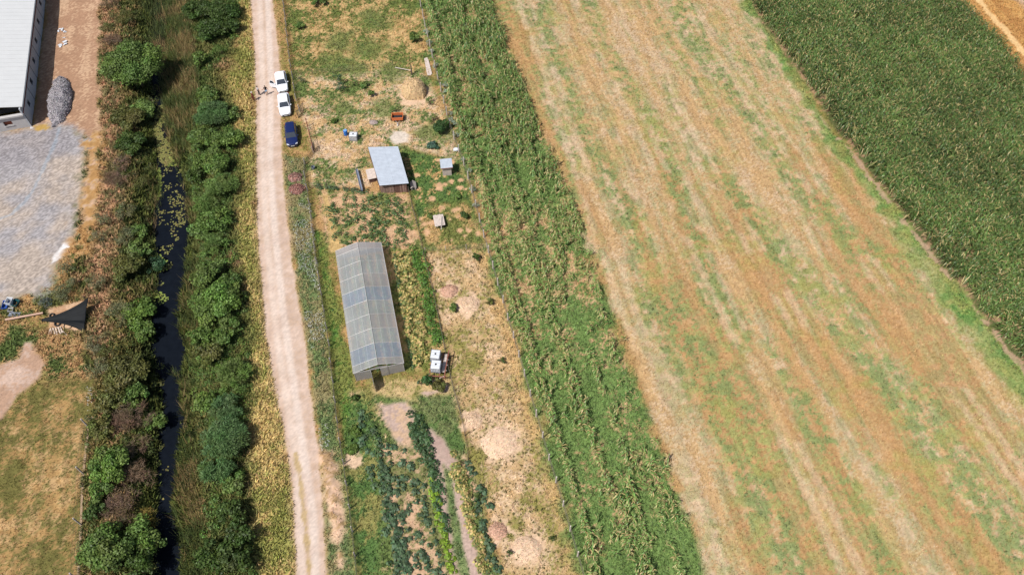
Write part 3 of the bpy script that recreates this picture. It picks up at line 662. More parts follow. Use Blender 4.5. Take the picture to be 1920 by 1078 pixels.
L = [ # px, py, width px, height m, colour, style, label
 (255,137,104,6.4,GREEN,'leafy','largest round dark green tree, standing alone on the ditch bank near the gravel heap',1),
 (372,22,52,2.6,DARK,'leafy','dark green shrub at the top frame edge on the ditch side of the road thicket',0),
 (418,22,62,2.8,DARK,'leafy','dark green shrub at the top frame edge closest to the dirt road',0),
 (396,58,58,2.6,DARK,'leafy','dark green shrub filling the middle of the thicket at the top of the ditch',0),
 (432,52,42,2.2,DARK,'leafy','smaller dark shrub on the road flank of the thicket at the top',0),
 (374,112,34,2.2,GREEN,'leafy','lowest dark shrub of the top thicket, across the ditch from the round tree',0),
 (412,96,32,1.5,GREEN,'fine','low green shrub in dry grass just below the top thicket',0),
 (386,182,48,2.2,GREEN,'leafy','dark green shrub right across the ditch from the gravel heap end',0),
 (398,216,66,2.4,WILL,'willow','feathery light green willow bush level with the two white cars',0),
 (440,214,34,1.6,MID,'leafy','small green bush between the feathery willow bush and the road',0),
 (384,262,60,2.6,GREEN,'leafy','green shrub on the water side opposite the dark blue car',0),
 (428,264,58,2.4,GREEN,'leafy','green shrub on the road side opposite the dark blue car',0),
 (398,306,66,2.6,GREEN,'leafy','broad green shrub beside the upper end of the open black water',0),
 (372,330,40,2.2,DARK,'leafy','dark low shrub overhanging the upper end of the black water',0),
 (414,352,60,2.5,MID,'willow','light feathery shrub level with the tin roofed shed, in the ditch hedge',0),
 (384,378,52,2.2,MID,'willow','pale green shrub leaning to the water below the upper duckweed raft',0),
 (404,414,62,2.5,GREEN,'leafy','green hedge shrub level with the wooden table on the green plot',0),
 (376,436,44,2.0,MID,'leafy','small green shrub at the water edge beside the widest black water',0),
 (400,458,54,2.2,MID,'willow','feathery green shrub level with the far end of the greenhouse',0),
 (392,514,62,2.6,GREEN,'leafy','green shrub in the hedge opposite the upper half of the greenhouse',0),
 (432,540,52,2.0,GREEN,'leafy','green shrub reaching out towards the road opposite the greenhouse middle',0),
 (404,572,86,3.0,BRIGHT,'leafy','broad bright green shrub bulging from the hedge opposite the greenhouse',0),
 (376,628,46,2.2,GREEN,'leafy','green shrub at the water below the broad bright green shrub',0),
 (424,622,58,2.3,GREEN,'leafy','green shrub by the road verge below the broad bright green shrub',0),
 (392,664,56,2.2,OLIVE,'leafy','olive green shrub in the hedge opposite the near end of the greenhouse',0),
 (434,706,64,2.2,MID,'willow','feathery shrub next to pale tall grass, just below greenhouse level by the road',0),
 (388,752,50,2.0,BRIGHT,'leafy','bright green low shrub among the reeds, above the spiky willow bushes',0),
 (428,766,60,2.2,WILL,'willow','spiky willow bush by the road verge, upper one of the spiky pair',0),
 (424,824,86,2.8,WILL,'willow','largest spiky willow bush, grey green with fine narrow leaves, near the pale verge',0),
 (408,886,64,2.2,WILL,'willow','spiky willow bush sprawling towards the tan reeds, lower one of the spiky pair',0),
 (440,906,46,1.8,MID,'leafy','low green shrub tucked below the spiky willow bushes by the verge',0),
 (432,966,62,2.6,DARK,'leafy','dark shrub near the bottom of the hedge, top of the last dark clump',0),
 (452,1004,56,2.6,DARK,'leafy','dark shrub of the last clump, the one nearest the road',0),
 (400,1040,70,2.8,DARK,'leafy','dark shrub of the last clump, the one nearest the tan reeds',0),
 (440,1056,64,2.8,DARK,'leafy','dark shrub at the very bottom of the hedge by the road',0),
 # far bank and scrub on the yard side
 (206,10,34,1.6,BROWN,'twig','dead brown bush by the dirt track at the top frame edge',0),
 (238,36,46,1.7,OLIVE,'fine','olive scrub bush between track and ditch at the top',0),
 (198,52,20,1.0,OLIVE,'fine','small dark bush on the track edge above the dead branches',0),
 (208,80,44,1.1,BROWN,'twig','sprawling dead branches beside the dirt track above the round tree',0),
 (196,104,18,.9,DARK,'fine','small dark bush on the track edge level with the round tree top',0),
 (196,136,18,.9,DARK,'fine','small dark bush on the track edge level with the round tree foot',0),
 (238,222,60,1.9,OLIVE,'leafy','olive green bush just below the round tree on the yard bank',0),
 (268,206,52,1.8,MID,'leafy','mid green bush between round tree and the duckweed',0),
 (246,270,56,1.9,DARK,'leafy','dark green bush on the yard bank above the bleached branches',0),
 (216,336,58,.9,BROWN,'twig','heap of bleached dead branches on the yard bank',0),
 (226,304,42,1.3,BROWN,'fine','brownish withered bush above the heap of bleached branches',0),
 (262,345,40,1.5,OLIVE,'fine','olive bush beside the brightest duckweed raft',0),
 (190,414,40,1.6,GREY,'fine','grey green bush standing on the yard bank near the white gravel spill',0),
 (186,446,34,1.3,GREY,'fine','grey green bush just below its twin by the white gravel spill',0),
 (234,398,44,1.2,GREY,'fine','low grey scrub between the track and the open water',0),
 (236,444,46,1.3,GREY,'fine','grey scrub on the slope left of the middle duckweed patches',0),
 (264,436,40,1.6,GREEN,'leafy','green bush at the water opposite the far end of the greenhouse',0),
 (258,468,44,1.7,MID,'leafy','lighter green bush at the water, below a darker one of equal size',0),
 (292,500,42,1.8,S(72,104,70),'leafy','blue green bush on the lower duckweed raft',0),
 (240,504,64,2.0,OLIVE,'leafy','olive bush on the slope level with the lower duckweed raft',0),
 (122,500,40,1.4,GREY,'fine','grey bush at the tip of the white gravel spill',0),
 (124,544,54,1.5,GREY,'fine','broad grey bush above the black tarpaulin',0),
 (182,528,48,1.7,GREY,'fine','tall grey bush above the pointed corner of the tarpaulin',0),
 (86,568,20,.9,BLUE,'twig','small blue grey spiky bush between the junk pile and the tarpaulin',0),
 (222,586,52,1.5,GREY,'fine','grey scrub bush right of the tarpaulin',0),
 (262,580,64,2.2,BRIGHT,'leafy','bright green bush opposite the broad bright shrub, above the black water',0),
 (268,624,50,2.0,GREEN,'leafy','green bush right below the bright green bush on the yard bank',0),
 (178,646,46,1.6,GREY,'fine','grey bush below the wide end of the tarpaulin',0),
 (204,662,46,1.4,OLIVE,'fine','olive scrub on the slope below the tarpaulin',0),
 (184,692,50,1.6,GREY,'fine','grey bush above the strip of tiny white flowers',0),
 (236,700,78,2.6,OLIVE,'leafy','large olive bush above the brown thicket, close to the black water',0),
 (202,752,62,2.0,OLIVE,'leafy','olive bush beside the white flowers at the pasture corner',0),
 (252,744,58,1.9,GREEN,'leafy','green bush at the top of the brown thicket',0),
 (248,784,76,2.0,BROWN,'twig','brown leafless thicket above the bright bush near the pasture fence',0),
 (294,796,46,2.2,GREEN,'leafy','green bush overhanging the black water beside the brown thicket',0),
 (196,800,52,1.8,OLIVE,'leafy','olive bush behind the first concrete pasture post',0),
 (204,868,78,2.6,BRIGHT,'leafy','bright green bush next to the pasture fence',0),
 (258,838,48,1.6,BROWN,'twig','small brown dead bush right of the bright fence bush',0),
 (254,894,66,1.9,BROWN,'twig','brown dead bush below the bright fence bush, towards the water',0),
 (186,926,56,2.0,GREEN,'leafy','green bush behind the middle concrete pasture post',0),
 (228,950,72,2.0,BROWN,'twig','brown grey dead thicket above the dark bottom trees',0),
 (276,974,50,1.7,YEL,'twig','yellowish withered bush by the water above the dark bottom trees',0),
 (180,964,46,2.0,DARK,'leafy','dark bush at the fence above the dark bottom trees',0),
 (212,1030,88,3.4,GREEN,'leafy','dark green tree at the bottom frame edge, by the pasture fence',1),
 (270,1014,80,3.2,GREEN,'leafy','dark green tree near the bottom, the one beside the black water',1),
 (166,1052,50,2.4,GREEN,'leafy','green bush at the bottom left, closest to the pasture',0),
 (262,1066,70,3.0,DARK,'leafy','lowest dark tree at the bottom edge by the water',1),
 # garden plots
 (633,150,20,1.7,S(80,108,72),'fine','taller blue green young tree above its shorter twin in the upper plot',1),
 (637,166,22,1.5,S(92,120,84),'fine','shorter pale blue green young tree just below its taller twin',1),
 (664,156,15,1.1,MID,'fine','small fruit tree between the twin trees and the hay stack',1),
 (683,160,13,.8,MID,'leafy','low bush midway along the upper plot, right of the small fruit tree',0),
 (697,178,12,.9,GREEN,'leafy','small round sapling level with the foot of the hay stack',1),
 (564,151,12,.9,GREY,'fine','small grey bush by the roadside fence at the top cross fence',0),
 (776,72,18,1.3,GREEN,'leafy','small tree casting a dark shadow in the top plot near the post fence',1),
 (560,50,16,1.0,MID,'leafy','small bush in the top plot near the roadside fence',0),
 (594,3,26,1.4,GREEN,'leafy','dark small tree at the top frame edge in the top plot',1),
 (827,240,28,1.7,S(70,96,50),'leafy','dark young tree right of the sand patch',1),
 (812,222,20,1.0,MID,'fine','pale young tree just above the dark young tree near the sand',1),
 (806,192,16,1.1,GREEN,'fine','thin sapling between the hay stack and the post fence',1),
 (740,206,16,1.0,MID,'fine','small bush above the orange trailer',0),
 (628,228,10,.6,GREEN,'leafy','tiny bush above the blue barrel',0),
 (857,368,12,.7,GREEN,'leafy','small dark shrub in the middle of the green plot',0),
 (870,405,13,.9,DARK,'leafy','small dark tree right of the wooden table',1),
 (808,405,12,.8,GREEN,'leafy','small shrub left of the wooden table',0),
 (812,272,22,.8,S(86,120,100),'leafy','blue green leafy clump above the small outhouse',0),
 (893,482,13,.9,DARK,'leafy','small dark sapling below the cross fence of the dry plot',1),
 (852,579,15,1.0,GREEN,'leafy','bright sapling beside the large straw patch in the dry plot',1),
 (917,567,12,.8,OLIVE,'leafy','olive sapling right of the large straw patch',1),
 (941,676,14,.8,DARK,'fine','dark round clump alone in the dry plot, right of the white tanks',0),
 (895,930,12,.8,DARK,'fine','dark sapling in the lower dry plot by the vegetable beds',1),
 (1034,1008,12,.8,DARK,'fine','dark sapling near the bottom of the dry plot beside the post fence',1),
 (955,1038,11,.7,DARK,'fine','dark sapling left of the lowest straw patch',1),
 (800,716,34,1.5,S(76,112,60),'leafy','green leafy bush under the corner of the tank stand',0),
 (826,722,26,1.2,OLIVE,'leafy','olive bush below the tank stand frame',0),
 (665,747,12,.5,DARK,'leafy','small dark bush in the lawn below the greenhouse door',0),
 (660,812,26,.8,GREEN,'leafy','spreading green bush in the lawn by the roadside fence',0),
 (656,842,22,.6,GREEN,'leafy','low green bush above the bare spot in the lawn',0),
 (622,684,8,.7,S(150,136,84),'fine','dry tan tuft against the roadside fence near the greenhouse corner',0),
]
for (px, py, wpx, h, col, sty, lab, tr) in L:
    small = tr and wpx < 40
    nm = ('round_tree' if wpx > 100 else 'bank_tree' if wpx > 60 else 'young_tree') if tr else ('dead_shrub' if sty == 'twig' else 'willow_shrub' if sty == 'willow' else 'shrub')
    shrub(nm, px, py, wpx, h, col, sty, lab, 'tree' if tr else 'shrub', None, bool(tr), 2.2 if wpx < 30 else 1.0)
for i, (px, py, w) in enumerate(((799,62,11),(805,81,12),(809,98,10),(817,124,10),(834,160,10),(837,172,11),(843,214,10),(847,226,9),(851,234,13),(855,254,11),(887,355,13),(893,386,12),(868,300,9),(880,322,9))):
    shrub('silver_shrub', px, py, w, .9, SILV, 'fine', 'small silver green shrub growing against the long post fence by the maize strip', 'shrub', 'silver shrubs along the post fence', False, 2.2)

# ---- vegetables in their rows: each plant an object
def veg_protos(name, col, r, h, nl, ln, wd, style=0):
    out = []
    for i in range(6):
        k = nl; a = rng.random(k)*6.283; e = np.sqrt(rng.random(k))
        off = np.stack([np.cos(a)*r*e, np.sin(a)*r*e, h*(.25+.75*(1-e*e)*rng.uniform(.5, 1, k))], 1)
        nr = np.stack([np.cos(a)*.6, np.sin(a)*.6, .7+.5*rng.random(k)], 1)+rng.normal(size=(k, 3))*.3
        cc = vary(col, k, .24, .07)
        if style: cc = np.where(rng.random((k, 1)) < .45, vary(S(214,190,122), k, .12, .05), cc)
        Vv, F, Cc = leafquads(off, nr, ln*(.6+.7*rng.random(k)), wd*(.6+.7*rng.random(k)), cc, off)
        out.append(mesh_np(name, Vv, F, Cc, M_LEAFV))
    return out
PROT = {'cabbage': veg_protos('cabbage_plant', S(96,120,86), .30, .38, 20, .26, .18), 'potato': veg_protos('potato_plant', S(84,112,70), .36, .44, 34, .20, .13),
        'squash': veg_protos('squash_plant', S(146,154,84), .44, .62, 34, .25, .21, 1), 'bean': veg_protos('bean_plant', S(100,140,58), .40, .65, 36, .17, .12),
        'pepper': veg_protos('pepper_plant', S(102,130,76), .26, .40, 20, .17, .11), 'lime': veg_protos('lettuce_plant', S(146,176,60), .22, .26, 16, .18, .14)}
VN = {'cabbage': 'cabbage_plant', 'potato': 'leafy_plant', 'squash': 'squash_plant', 'bean': 'bean_plant', 'pepper': 'pepper_plant', 'lime': 'lettuce_plant'}
def veg_row(kind, a, b, sp, label, cat, group, prob=1.0, jit=.12, smin=.6, smax=1.35):
    A = P(*a)[:2]; B = P(*b)[:2]; d = np.linalg.norm(B-A); n = max(1, int(d/sp))
    for i in range(n):
        if rng.random() > prob: continue
        q = A+(B-A)*(i+.5)/n + rng.normal(size=2)*jit
        z = hz(q[:1], q[1:])[0]
        o = link(VN[kind], PROT[kind][rng.integers(6)], None, (q[0], q[1], z-.02), rng.random()*6.28)
        s = rng.uniform(smin, smax); s *= 1.3; o.scale = (s, s, s*rng.uniform(.75, 1.1)); tag(o, label, cat, group)
t_ = 'leafy green plant in the garden rows between the tin roofed shed and the greenhouse'
for a, b, pr in (((694,370),(708,462),.9),((702,372),(716,464),.95),((712,366),(728,464),.9),((724,372),(742,466),.55),((740,372),(757,466),.95),((684,370),(699,458),.7),((674,371),(688,458),.7),((664,372),(677,456),.6),((655,372),(668,458),.55),((637,372),(650,460),.5),((620,372),(630,450),.5),((746,370),(764,464),.9),((732,372),(748,462),.5),((646,372),(658,460),.55),((628,374),(640,460),.5),((612,374),(622,440),.45)):
    veg_row('pepper', a, b, .55, t_, 'vegetable plant', 'plants in the rows above the greenhouse', pr, .14, .8, 1.5)
veg_row('potato', (594,352), (700,362), .55, 'dark leafy plant in the line along the fence beside the shed', 'vegetable plant', 'dark plants along the shed fence', .9, .18, .7, 1.1)
for a, b in (((738,476),(775,690)),):
    veg_row('potato', a, b, .42, 'dark leafy plant in the narrow row beside the greenhouse wall', 'vegetable plant', 'dark row beside the greenhouse', .95, .08, .55, .85)
for a, b in (((747,478),(785,682)),((756,476),(794,682)),((765,480),(800,668)),((752,560),(788,690)),((766,470),(772,500))):
    veg_row('squash', a, b, .60, 'yellowing squash plant in the bed right beside the greenhouse', 'vegetable plant', 'yellowing plants beside the greenhouse', .97, .24, .75, 1.2)
for a, b in (((781,468),(817,640)),((790,470),(827,642)),((774,466),(792,540)),((797,560),(822,650))):
    veg_row('bean', a, b, .52, 'fresh green plant in the dense row along the inner garden fence', 'vegetable plant', 'green row along the inner fence', .95, .2, .75, 1.15)
for a, b, pr in (((776,772),(840,1000),1),((783,772),(836,940),1),((768,790),(800,880),.8)):
    veg_row('potato', a, b, .56, 'dark green plant in the thick hedge-like row beside the bare soil strip', 'vegetable plant', 'dark thick row in the lower garden', pr, .18, .85, 1.35)
for a, b, pr in (((706,820),(770,1078),.75),((722,828),(788,1078),.7),((738,836),(806,1078),.6),((756,842),(822,1078),.55),((772,870),(834,1078),.5),((730,930),(762,1078),.9),((742,1000),(770,1078),.9),((718,880),(744,980),.8)):
    veg_row('cabbage', a, b, .62, 'blue green cabbage plant on the dry soil of the lower garden', 'vegetable plant', 'cabbages in the lower garden', pr, .2, .8, 1.3)
for a, b, pr in (((676,772),(700,920),.7),((698,800),(756,1078),.85),((714,900),(744,1078),.9)):
    veg_row('cabbage', a, b, .6, 'blue green cabbage plant on the dry soil of the lower garden', 'vegetable plant', 'cabbages in the lower garden', pr, .25, .9, 1.4)
for a, b, pr in (((692,775),(722,960),.8),((702,790),(728,940),.6)):
    veg_row('pepper', a, b, .6, 'small mid green plant along the lawn side of the lower garden', 'vegetable plant', 'plants on the lawn side of the lower garden', pr, .2, .9, 1.4)
for a, b in (((809,890),(852,1076)),((806,905),(846,1076))): veg_row('lime', a, b, .42, 'lime green plant in the narrow bright row of the lower garden', 'vegetable plant', 'lime green row of the lower garden', .95, .12, .9, 1.5)
for a, b, pr in (((852,846),(906,1078),.8),((858,860),(870,900),.9),((850,870),(862,905),.9),((860,880),(916,1078),.75),((846,872),(868,930),.8),((866,900),(884,990),.6)):
    veg_row('squash', a, b, .62, 'yellow flecked plant beside the lower end of the inner fence', 'vegetable plant', 'yellow flecked plants in the lower garden', pr, .2, .75, 1.15)
for a, b, pr in (((886,876),(915,960),.95),((900,970),(934,1078),.9),((874,862),(924,1078),.5)):
    veg_row('cabbage', a, b, .6, 'dark blue green plant on the edge between vegetable beds and the dry plot', 'vegetable plant', 'blue green plants at the dry plot edge', pr, .2, .85, 1.35)
# low undergrowth closing the gaps along both banks
for nm, polys, cl_, dn, rr_ in (('bank_undergrowth', ([(340,-40),(452,-40),(446,70),(400,130),(372,140),(352,60)], [(374,170),(440,190),(450,270),(440,330),(440,470),(466,560),(470,640),(470,720),(462,820),(470,960),(480,1110),(372,1110),(384,930),(396,850),(372,780),(352,700),(370,560),(372,440),(350,330),(362,240)]), S(108,134,64), 2.3, .55),
        ('slope_undergrowth', ([(205,-40),(285,-40),(290,150),(300,240),(270,330),(282,430),(270,600),(300,700),(290,860),(284,1110),(150,1110),(160,800),(190,720),(230,640),(225,480),(220,200)],), S(112,118,64), 1.5, .45)):
    uq = np.concatenate([rand_in(W(q), dn) for q in polys]); uq = uq[fbm(uq[:, 0], uq[:, 1], 3, 91) > .36]; cu = cell(uq[:, 0], uq[:, 1])
    clumps(nm, uq, Z[cu], rr_, 44, .22, .12, np.clip(cl_*(1+.16*rng.normal(size=(len(uq), 1)))*(1+.08*rng.normal(size=(len(uq), 3))), .01, .6), .24)
# dark little weed tufts all over the dry plot
wq = rand_in(PLOT_S, 3.0); cw_ = cell(wq[:, 0], wq[:, 1]); k_ = TD[cw_] > .45
clumps('weed_tufts', wq[k_], Z[cw_[k_]], .14, 8, .16, .06, np.ones((k_.sum(), 1))*S(112,106,58), .25)
# ---------------------------------------------------------------- buildings
def frame(origin, ang):
    "local (x across, y along, z up) -> offsets from the thing's root; y leans ang left of world +Y"
    ca, sa = math.cos(ang), math.sin(ang)
    return lambda x, y, z: (x*ca - y*sa, x*sa + y*ca, z)
M_ROOFW = mat('white_sheet_roof', S(226,226,224), rough=.45, spec=.3, noise=(.6, .97, 1.03))
M_PLAST = mat('pale_concrete', S(206,202,200), rough=.85, noise=(1.5, .88, 1.08))
M_PANEL = mat('grey_panel', S(196,200,206), rough=.8, noise=(1.2, .88, 1.08))
M_GREYT = mat('dark_grey_trim', S(120,124,130), rough=.6, noise=(3, .9, 1.1))
M_REDB = mat('red_brown_trim', S(140,84,76), rough=.7, noise=(3, .85, 1.1))
M_BRICK = mat('brick_interior', S(168,96,72), rough=.9, noise=(5, .7, 1.1))
M_DARKIN = mat('dark_interior', (0.02, 0.02, 0.022), rough=.9, noise=(2, .7, 1.2))
bo = P(60, 238); BA = R(15.2); T = frame(bo, BA)
wh = thing('warehouse', 'long white roofed warehouse with grey panel walls at the upper left corner', 'warehouse', bo, BA)
LB, WB = 62.0, 26.0
b = MB()                                              # east wall, with real openings for the windows
wz0, wz1 = 1.05, 1.95; wins = [3.6+5.15*k for k in range(12)]; ww = 1.0
b.box((-.10, LB/2, .5), (.20, LB, 1.1)); b.box((-.10, LB/2, 2.28), (.20, LB, .66))
ys = [0]+[q for w in wins for q in (w-ww/2, w+ww/2)]+[LB]
for k in range(0, len(ys), 2): b.box((-.10, (ys[k]+ys[k+1])/2, 1.5), (.198, ys[k+1]-ys[k], .90))
b.box((-.16, LB/2, 3.05), (.20, LB, .86))
b.build('wall', M_PANEL, wh)
b = MB(); b.box((-WB+.1, LB/2, 1.74), (.2, LB, 3.48)); b.box((-WB/2, LB-.12, 1.74), (WB-.42, .2, 3.48)); b.build('rear_wall', M_PANEL, wh)
b = MB(); b.box((.012, LB/2, 2.64), (.03, LB, .14)); b.build('trim', M_REDB, wh)
for w in [0.12]+[6.2+5.15*k for k in range(11)]:
    b = MB(); b.box((.012, w, 1.28), (.05, .10, 2.54)); b.build('joint_post', M_GREYT, wh)
for w in wins:
    b = MB(); b.box((-.15, w, 1.5), (.02, ww, .9)); f = b.build('window', M_DARKIN, wh)
    b = MB()
    for q in (-.46, 0, .46): b.box((-.06, w+q, 1.5), (.04, .05, .9))
    b.box((-.06, w, 1.08), (.045, ww, .05)); b.box((-.06, w, 1.92), (.045, ww, .05)); b.build('window_frame', M_GREYT, f)
b = MB()                                              # gable end: window hole kept open
fx = [-WB, -9.3, -8.1, -3.35, -2.15, -.21]
for k in range(0, 6, 2): b.box(((fx[k]+fx[k+1])/2, .12, 1.15), (fx[k+1]-fx[k], .24, 2.3))
for k in (1, 3): b.box(((fx[k]+fx[k+1])/2, .12, .45), (1.2, .24, .9)); b.box(((fx[k]+fx[k+1])/2, .12, 2.0), (1.2, .24, .6))
b.build('gable_wall', M_PLAST, wh)
b = MB(); b.box((-WB/2-.12, .05, 2.43), (WB, .5, .26)); b.build('ring_beam', M_PLAST, wh)
for k in (1, 3):
    b = MB(); b.box(((fx[k]+fx[k+1])/2, .32, 1.3), (1.3, .03, .9)); f = b.build('window', M_BRICK, wh)
    b = MB(); b.box(((fx[k]+fx[k+1])/2, .0, .87), (1.4, .18, .06)); b.build('window_sill', M_PLAST, f)
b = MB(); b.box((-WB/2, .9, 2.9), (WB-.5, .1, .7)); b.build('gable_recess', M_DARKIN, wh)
b = MB(); b.slab([(-WB/2, .35, 6.0), (.25, .35, 3.52), (.25, LB, 3.52), (-WB/2, LB, 6.0)], (0, 0, 1), .08)
b.slab([(-WB-.25, .35, 3.52), (-WB/2, .35, 6.0), (-WB/2, LB, 6.0), (-WB-.25, LB, 3.52)], (0, 0, 1), .08)
rf = b.build('roof', M_ROOFW, wh)
b = MB()
for k in range(62): b.slab([(-WB/2, .6+k*1.0, 6.09), (.25, .6+k*1.0, 3.61), (.25, .64+k*1.0, 3.61), (-WB/2, .62+k*1.0, 6.09)], (0, 0, 1), .008)
b.build('roof_seam', M_ROOFW, rf)
b = MB(); b.box((.31, LB/2, 3.50), (.12, LB-.7, .12)); b.build('gutter', M_GREYT, rf)
b = MB(); b.box((.35, -.25, -.02), (1.2, .5, .16)); b.box((1.6, .1, -.04), (1.4, .6, .12)); tag(b.build('concrete_step', M_PLAST, None, bo, BA), 'pale concrete slabs on the ground at the warehouse corner', 'slab')

# ---- greenhouse
def glaz(name, tint, a): return mat(name, tint, rough=.22, spec=.5, alpha=a, transl=.25, noise=(.35, .86, 1.1))
M_PC = glaz('polycarbonate', S(226,228,228), .50); M_PCB = glaz('bluish_polycarbonate', S(208,218,234), .50); M_PCP = glaz('pinkish_polycarbonate', S(218,212,210), .58)
M_DOOR = glaz('frosted_door_sheet', S(196,192,190), .88)
M_GALV = mat('galvanised_tube', S(206,200,198), rough=.4, metal=.0, spec=.5, noise=(4, .92, 1.05))
go = P(714, 705); GA = R(13.62)
gh = thing('greenhouse', 'long translucent polycarbonate greenhouse with gabled roof and open door', 'greenhouse', go, GA)
NLb = P(668.5, 713.5); HW = 2.89; GLn = 18.72; EV = 1.8; RG = 2.72
def gside(x, z0, z1, m, nm):
    b = MB(); b.slab([(x, .1, z0), (x, GLn, z0), (x, GLn, z1), (x, .1, z1)], (1, 0, 0), .02); return b.build(nm, m, gh)
gside(-HW, .02, EV, M_PC, 'side_wall'); gside(HW-.02, .02, EV, M_PC, 'side_wall')
bays = [0, .95]+[.95+2.1*k for k in range(1, 9)]+[GLn+.05]
order = [0, 1, 0, 0, 0, 1, 0, 0, 0, 2]
for sgn in (-1, 1):
    b = MB()
    for k in range(len(bays)-1):
        b.mat = (order[k % 10] if sgn < 0 or k in (1, 5) else (0 if k % 3 else 2))
        n = 3
        for q in range(n):                            # a slight bow from ridge to eave
            t0, t1 = q/n, (q+1)/n
            f = lambda t: (sgn*(HW+.1)*t, RG-(RG-EV)*(t**1.15))
            (xa, za), (xb, zb) = f(t0), f(t1)
            b.add([(xa, bays[k], za), (xb, bays[k], zb), (xb, bays[k+1], zb), (xa, bays[k+1], za)], [(0, 1, 2, 3)])
    b.build('roof_panel', [M_PC, M_PCB, M_PCP], gh)
for y in [0.04]+bays[1:-1]+[GLn]:
    b = MB()
    for sgn in (-1, 1):
        prev = None
        for q in range(4):
            t = q/3; pt = (sgn*(HW+.1)*t, y, RG+.035-(RG-EV)*(t**1.15))
            if prev: b.tube(prev, pt, .022, n=5)
            prev = pt
        b.tube((sgn*(HW-.04), y, -.05), (sgn*(HW-.04), y, EV), .03, n=5)
    b.build('rib', M_GALV, gh)
for x, z in ((0, RG+.05), (-HW-.1, EV+.03), (HW+.1, EV+.03)):
    b = MB(); b.tube((x, 0, z), (x, GLn, z), .032, n=5); b.build('purlin', M_GALV, gh)
for x in (-2.0, -1.0, 1.0, 2.0):
    b = MB(); b.tube((x, 0, RG-(RG-EV)*((abs(x)/(HW+.1))**1.15)-.04), (x, GLn, RG-(RG-EV)*((abs(x)/(HW+.1))**1.15)-.04), .022, n=5); b.build('purlin', M_GALV, gh)
def gz_(x): return RG-(RG-EV)*((abs(x)/(HW+.1))**1.15)
def gable(y, door):
    b = MB()
    if door:
        b.slab([(-HW, y, .02), (-.98, y, .02), (-.98, y, 1.9), (-HW, y, EV)], (0, 1, 0), .02)
        b.slab([(1.05, y, .02), (HW, y, .02), (HW, y, EV), (1.05, y, 1.9)], (0, 1, 0), .02)
        b.slab([(-.98, y, 1.95), (1.05, y, 1.95), (1.05, y, 2.12), (0, y, 2.3), (-.98, y, 2.12)], (0, 1, 0), .02)
    else: b.slab([(-HW, y, .02), (HW, y, .02), (HW, y, EV), (0, y, RG), (-HW, y, EV)], (0, 1, 0), .02)
    b.build('gable', M_PCP, gh)
    b = MB()
    for x in (-HW, -.98, 1.05, HW): b.tube((x, y, 0), (x, y, gz_(x)), .03, n=5)
    b.tube((-HW, y, 1.92), (HW, y, 1.92), .025, n=5); b.build('gable_frame', M_GALV, gh)
gable(0, True); gable(GLn, False)
b = MB(); b.slab([(-.96, -.02, .05), (-.96, -1.95, .05), (-.96, -1.95, 1.95), (-.96, -.02, 1.95)], (1, 0, 0), .03)
d = b.build('door', M_DOOR, gh, None, None); d.location = (-.02, 0, 0); d.rotation_euler = (0, 0, R(3))
b = MB(); b.tube((-.93, -1.85, 1.0), (-.86, -1.85, 1.0), .03); b.tube((-.86, -1.85, .9), (-.86, -1.85, 1.1), .02); b.build('handle', M_GREYT, d)
b = MB(); b.slab([(.15, -.05, .05), (1.03, -.05, .05), (1.03, -.05, 1.9), (.15, -.05, 1.9)], (0, 1, 0), .03); b.build('door', M_PCP, gh)
# the crop inside, seen dimly through the roof
T = frame(go, GA); pts = []
for x in (-2.2, -1.2, -.1, 1.0, 2.1):
    yy = np.arange(.8, GLn-.5, .33); xx = x+rng.normal(size=len(yy))*.08
    pts.append(np.stack([go[0]+xx*math.cos(GA)-yy*math.sin(GA), go[1]+xx*math.sin(GA)+yy*math.cos(GA)], 1))
pts = np.concatenate(pts); clumps('greenhouse_crop', pts, np.zeros(len(pts))+.3, .32, 26, .26, .14, np.ones((len(pts), 1))*S(112,142,78))

# ---- tin roofed shed
M_TIN = mat('galvanised_sheet', S(202,210,220), rough=.4, metal=.0, spec=.4, noise=(1.3, .86, 1.06))
M_TIN2 = mat('galvanised_seam', S(166,174,188), rough=.45, spec=.4, noise=(2, .9, 1.1))
M_WOOD = mat('weathered_boards', S(170,138,122), rough=.9, noise=(4, .6, 1.25))
M_WOODD = mat('dark_boards', S(128,96,84), rough=.9, noise=(4, .6, 1.3))
M_WOODG = mat('grey_wood', S(222,206,194), rough=.9, noise=(3, .75, 1.15))
M_RED = mat('red_brown_steel', S(160,100,84), rough=.7, noise=(5, .8, 1.15))
so = P(739, 362); sh = thing('shed', 'wooden shed with a pale corrugated tin roof between hay stack and greenhouse', 'shed', so)
def rel(p, o): return tuple(np.array(p)-np.array(o))
zr = [2.28, 2.28, 2.02, 2.02]
rc4 = [P(*q, z) for q, z in zip(((690.2,276.7),(746.3,275.2),(766.3,344.2),(711.8,348.5)), zr)]
b = MB(); b.slab([rel(q, so) for q in (rc4[3], rc4[2], rc4[1], rc4[0])], (0, 0, 1), .05); rf = b.build('roof', M_TIN, sh)
b = MB(); A0, B0, C0, D0 = rc4                        # sheet seams across and the long lap down the middle
for k in range(1, 26):
    t = k/26; a = A0+(D0-A0)*t; c = B0+(C0-B0)*t; a[2] += .052; c[2] += .052
    b.tube(rel(a, so), rel(c, so), .014, n=4)
b.build('roof_rib', M_TIN2, rf)
b = MB(); a = (A0+B0)/2+np.array((.05, 0, .06)); c = (D0+C0)/2+np.array((0, 0, .06)); b.tube(rel(a, so), rel(c, so), .02, n=4); b.build('roof_lap', M_TIN, rf)
fl_, fr_ = P(714.7, 362.5), P(764.8, 361.4); bk = (A0-D0)*np.array((1, 1, 0))*.96
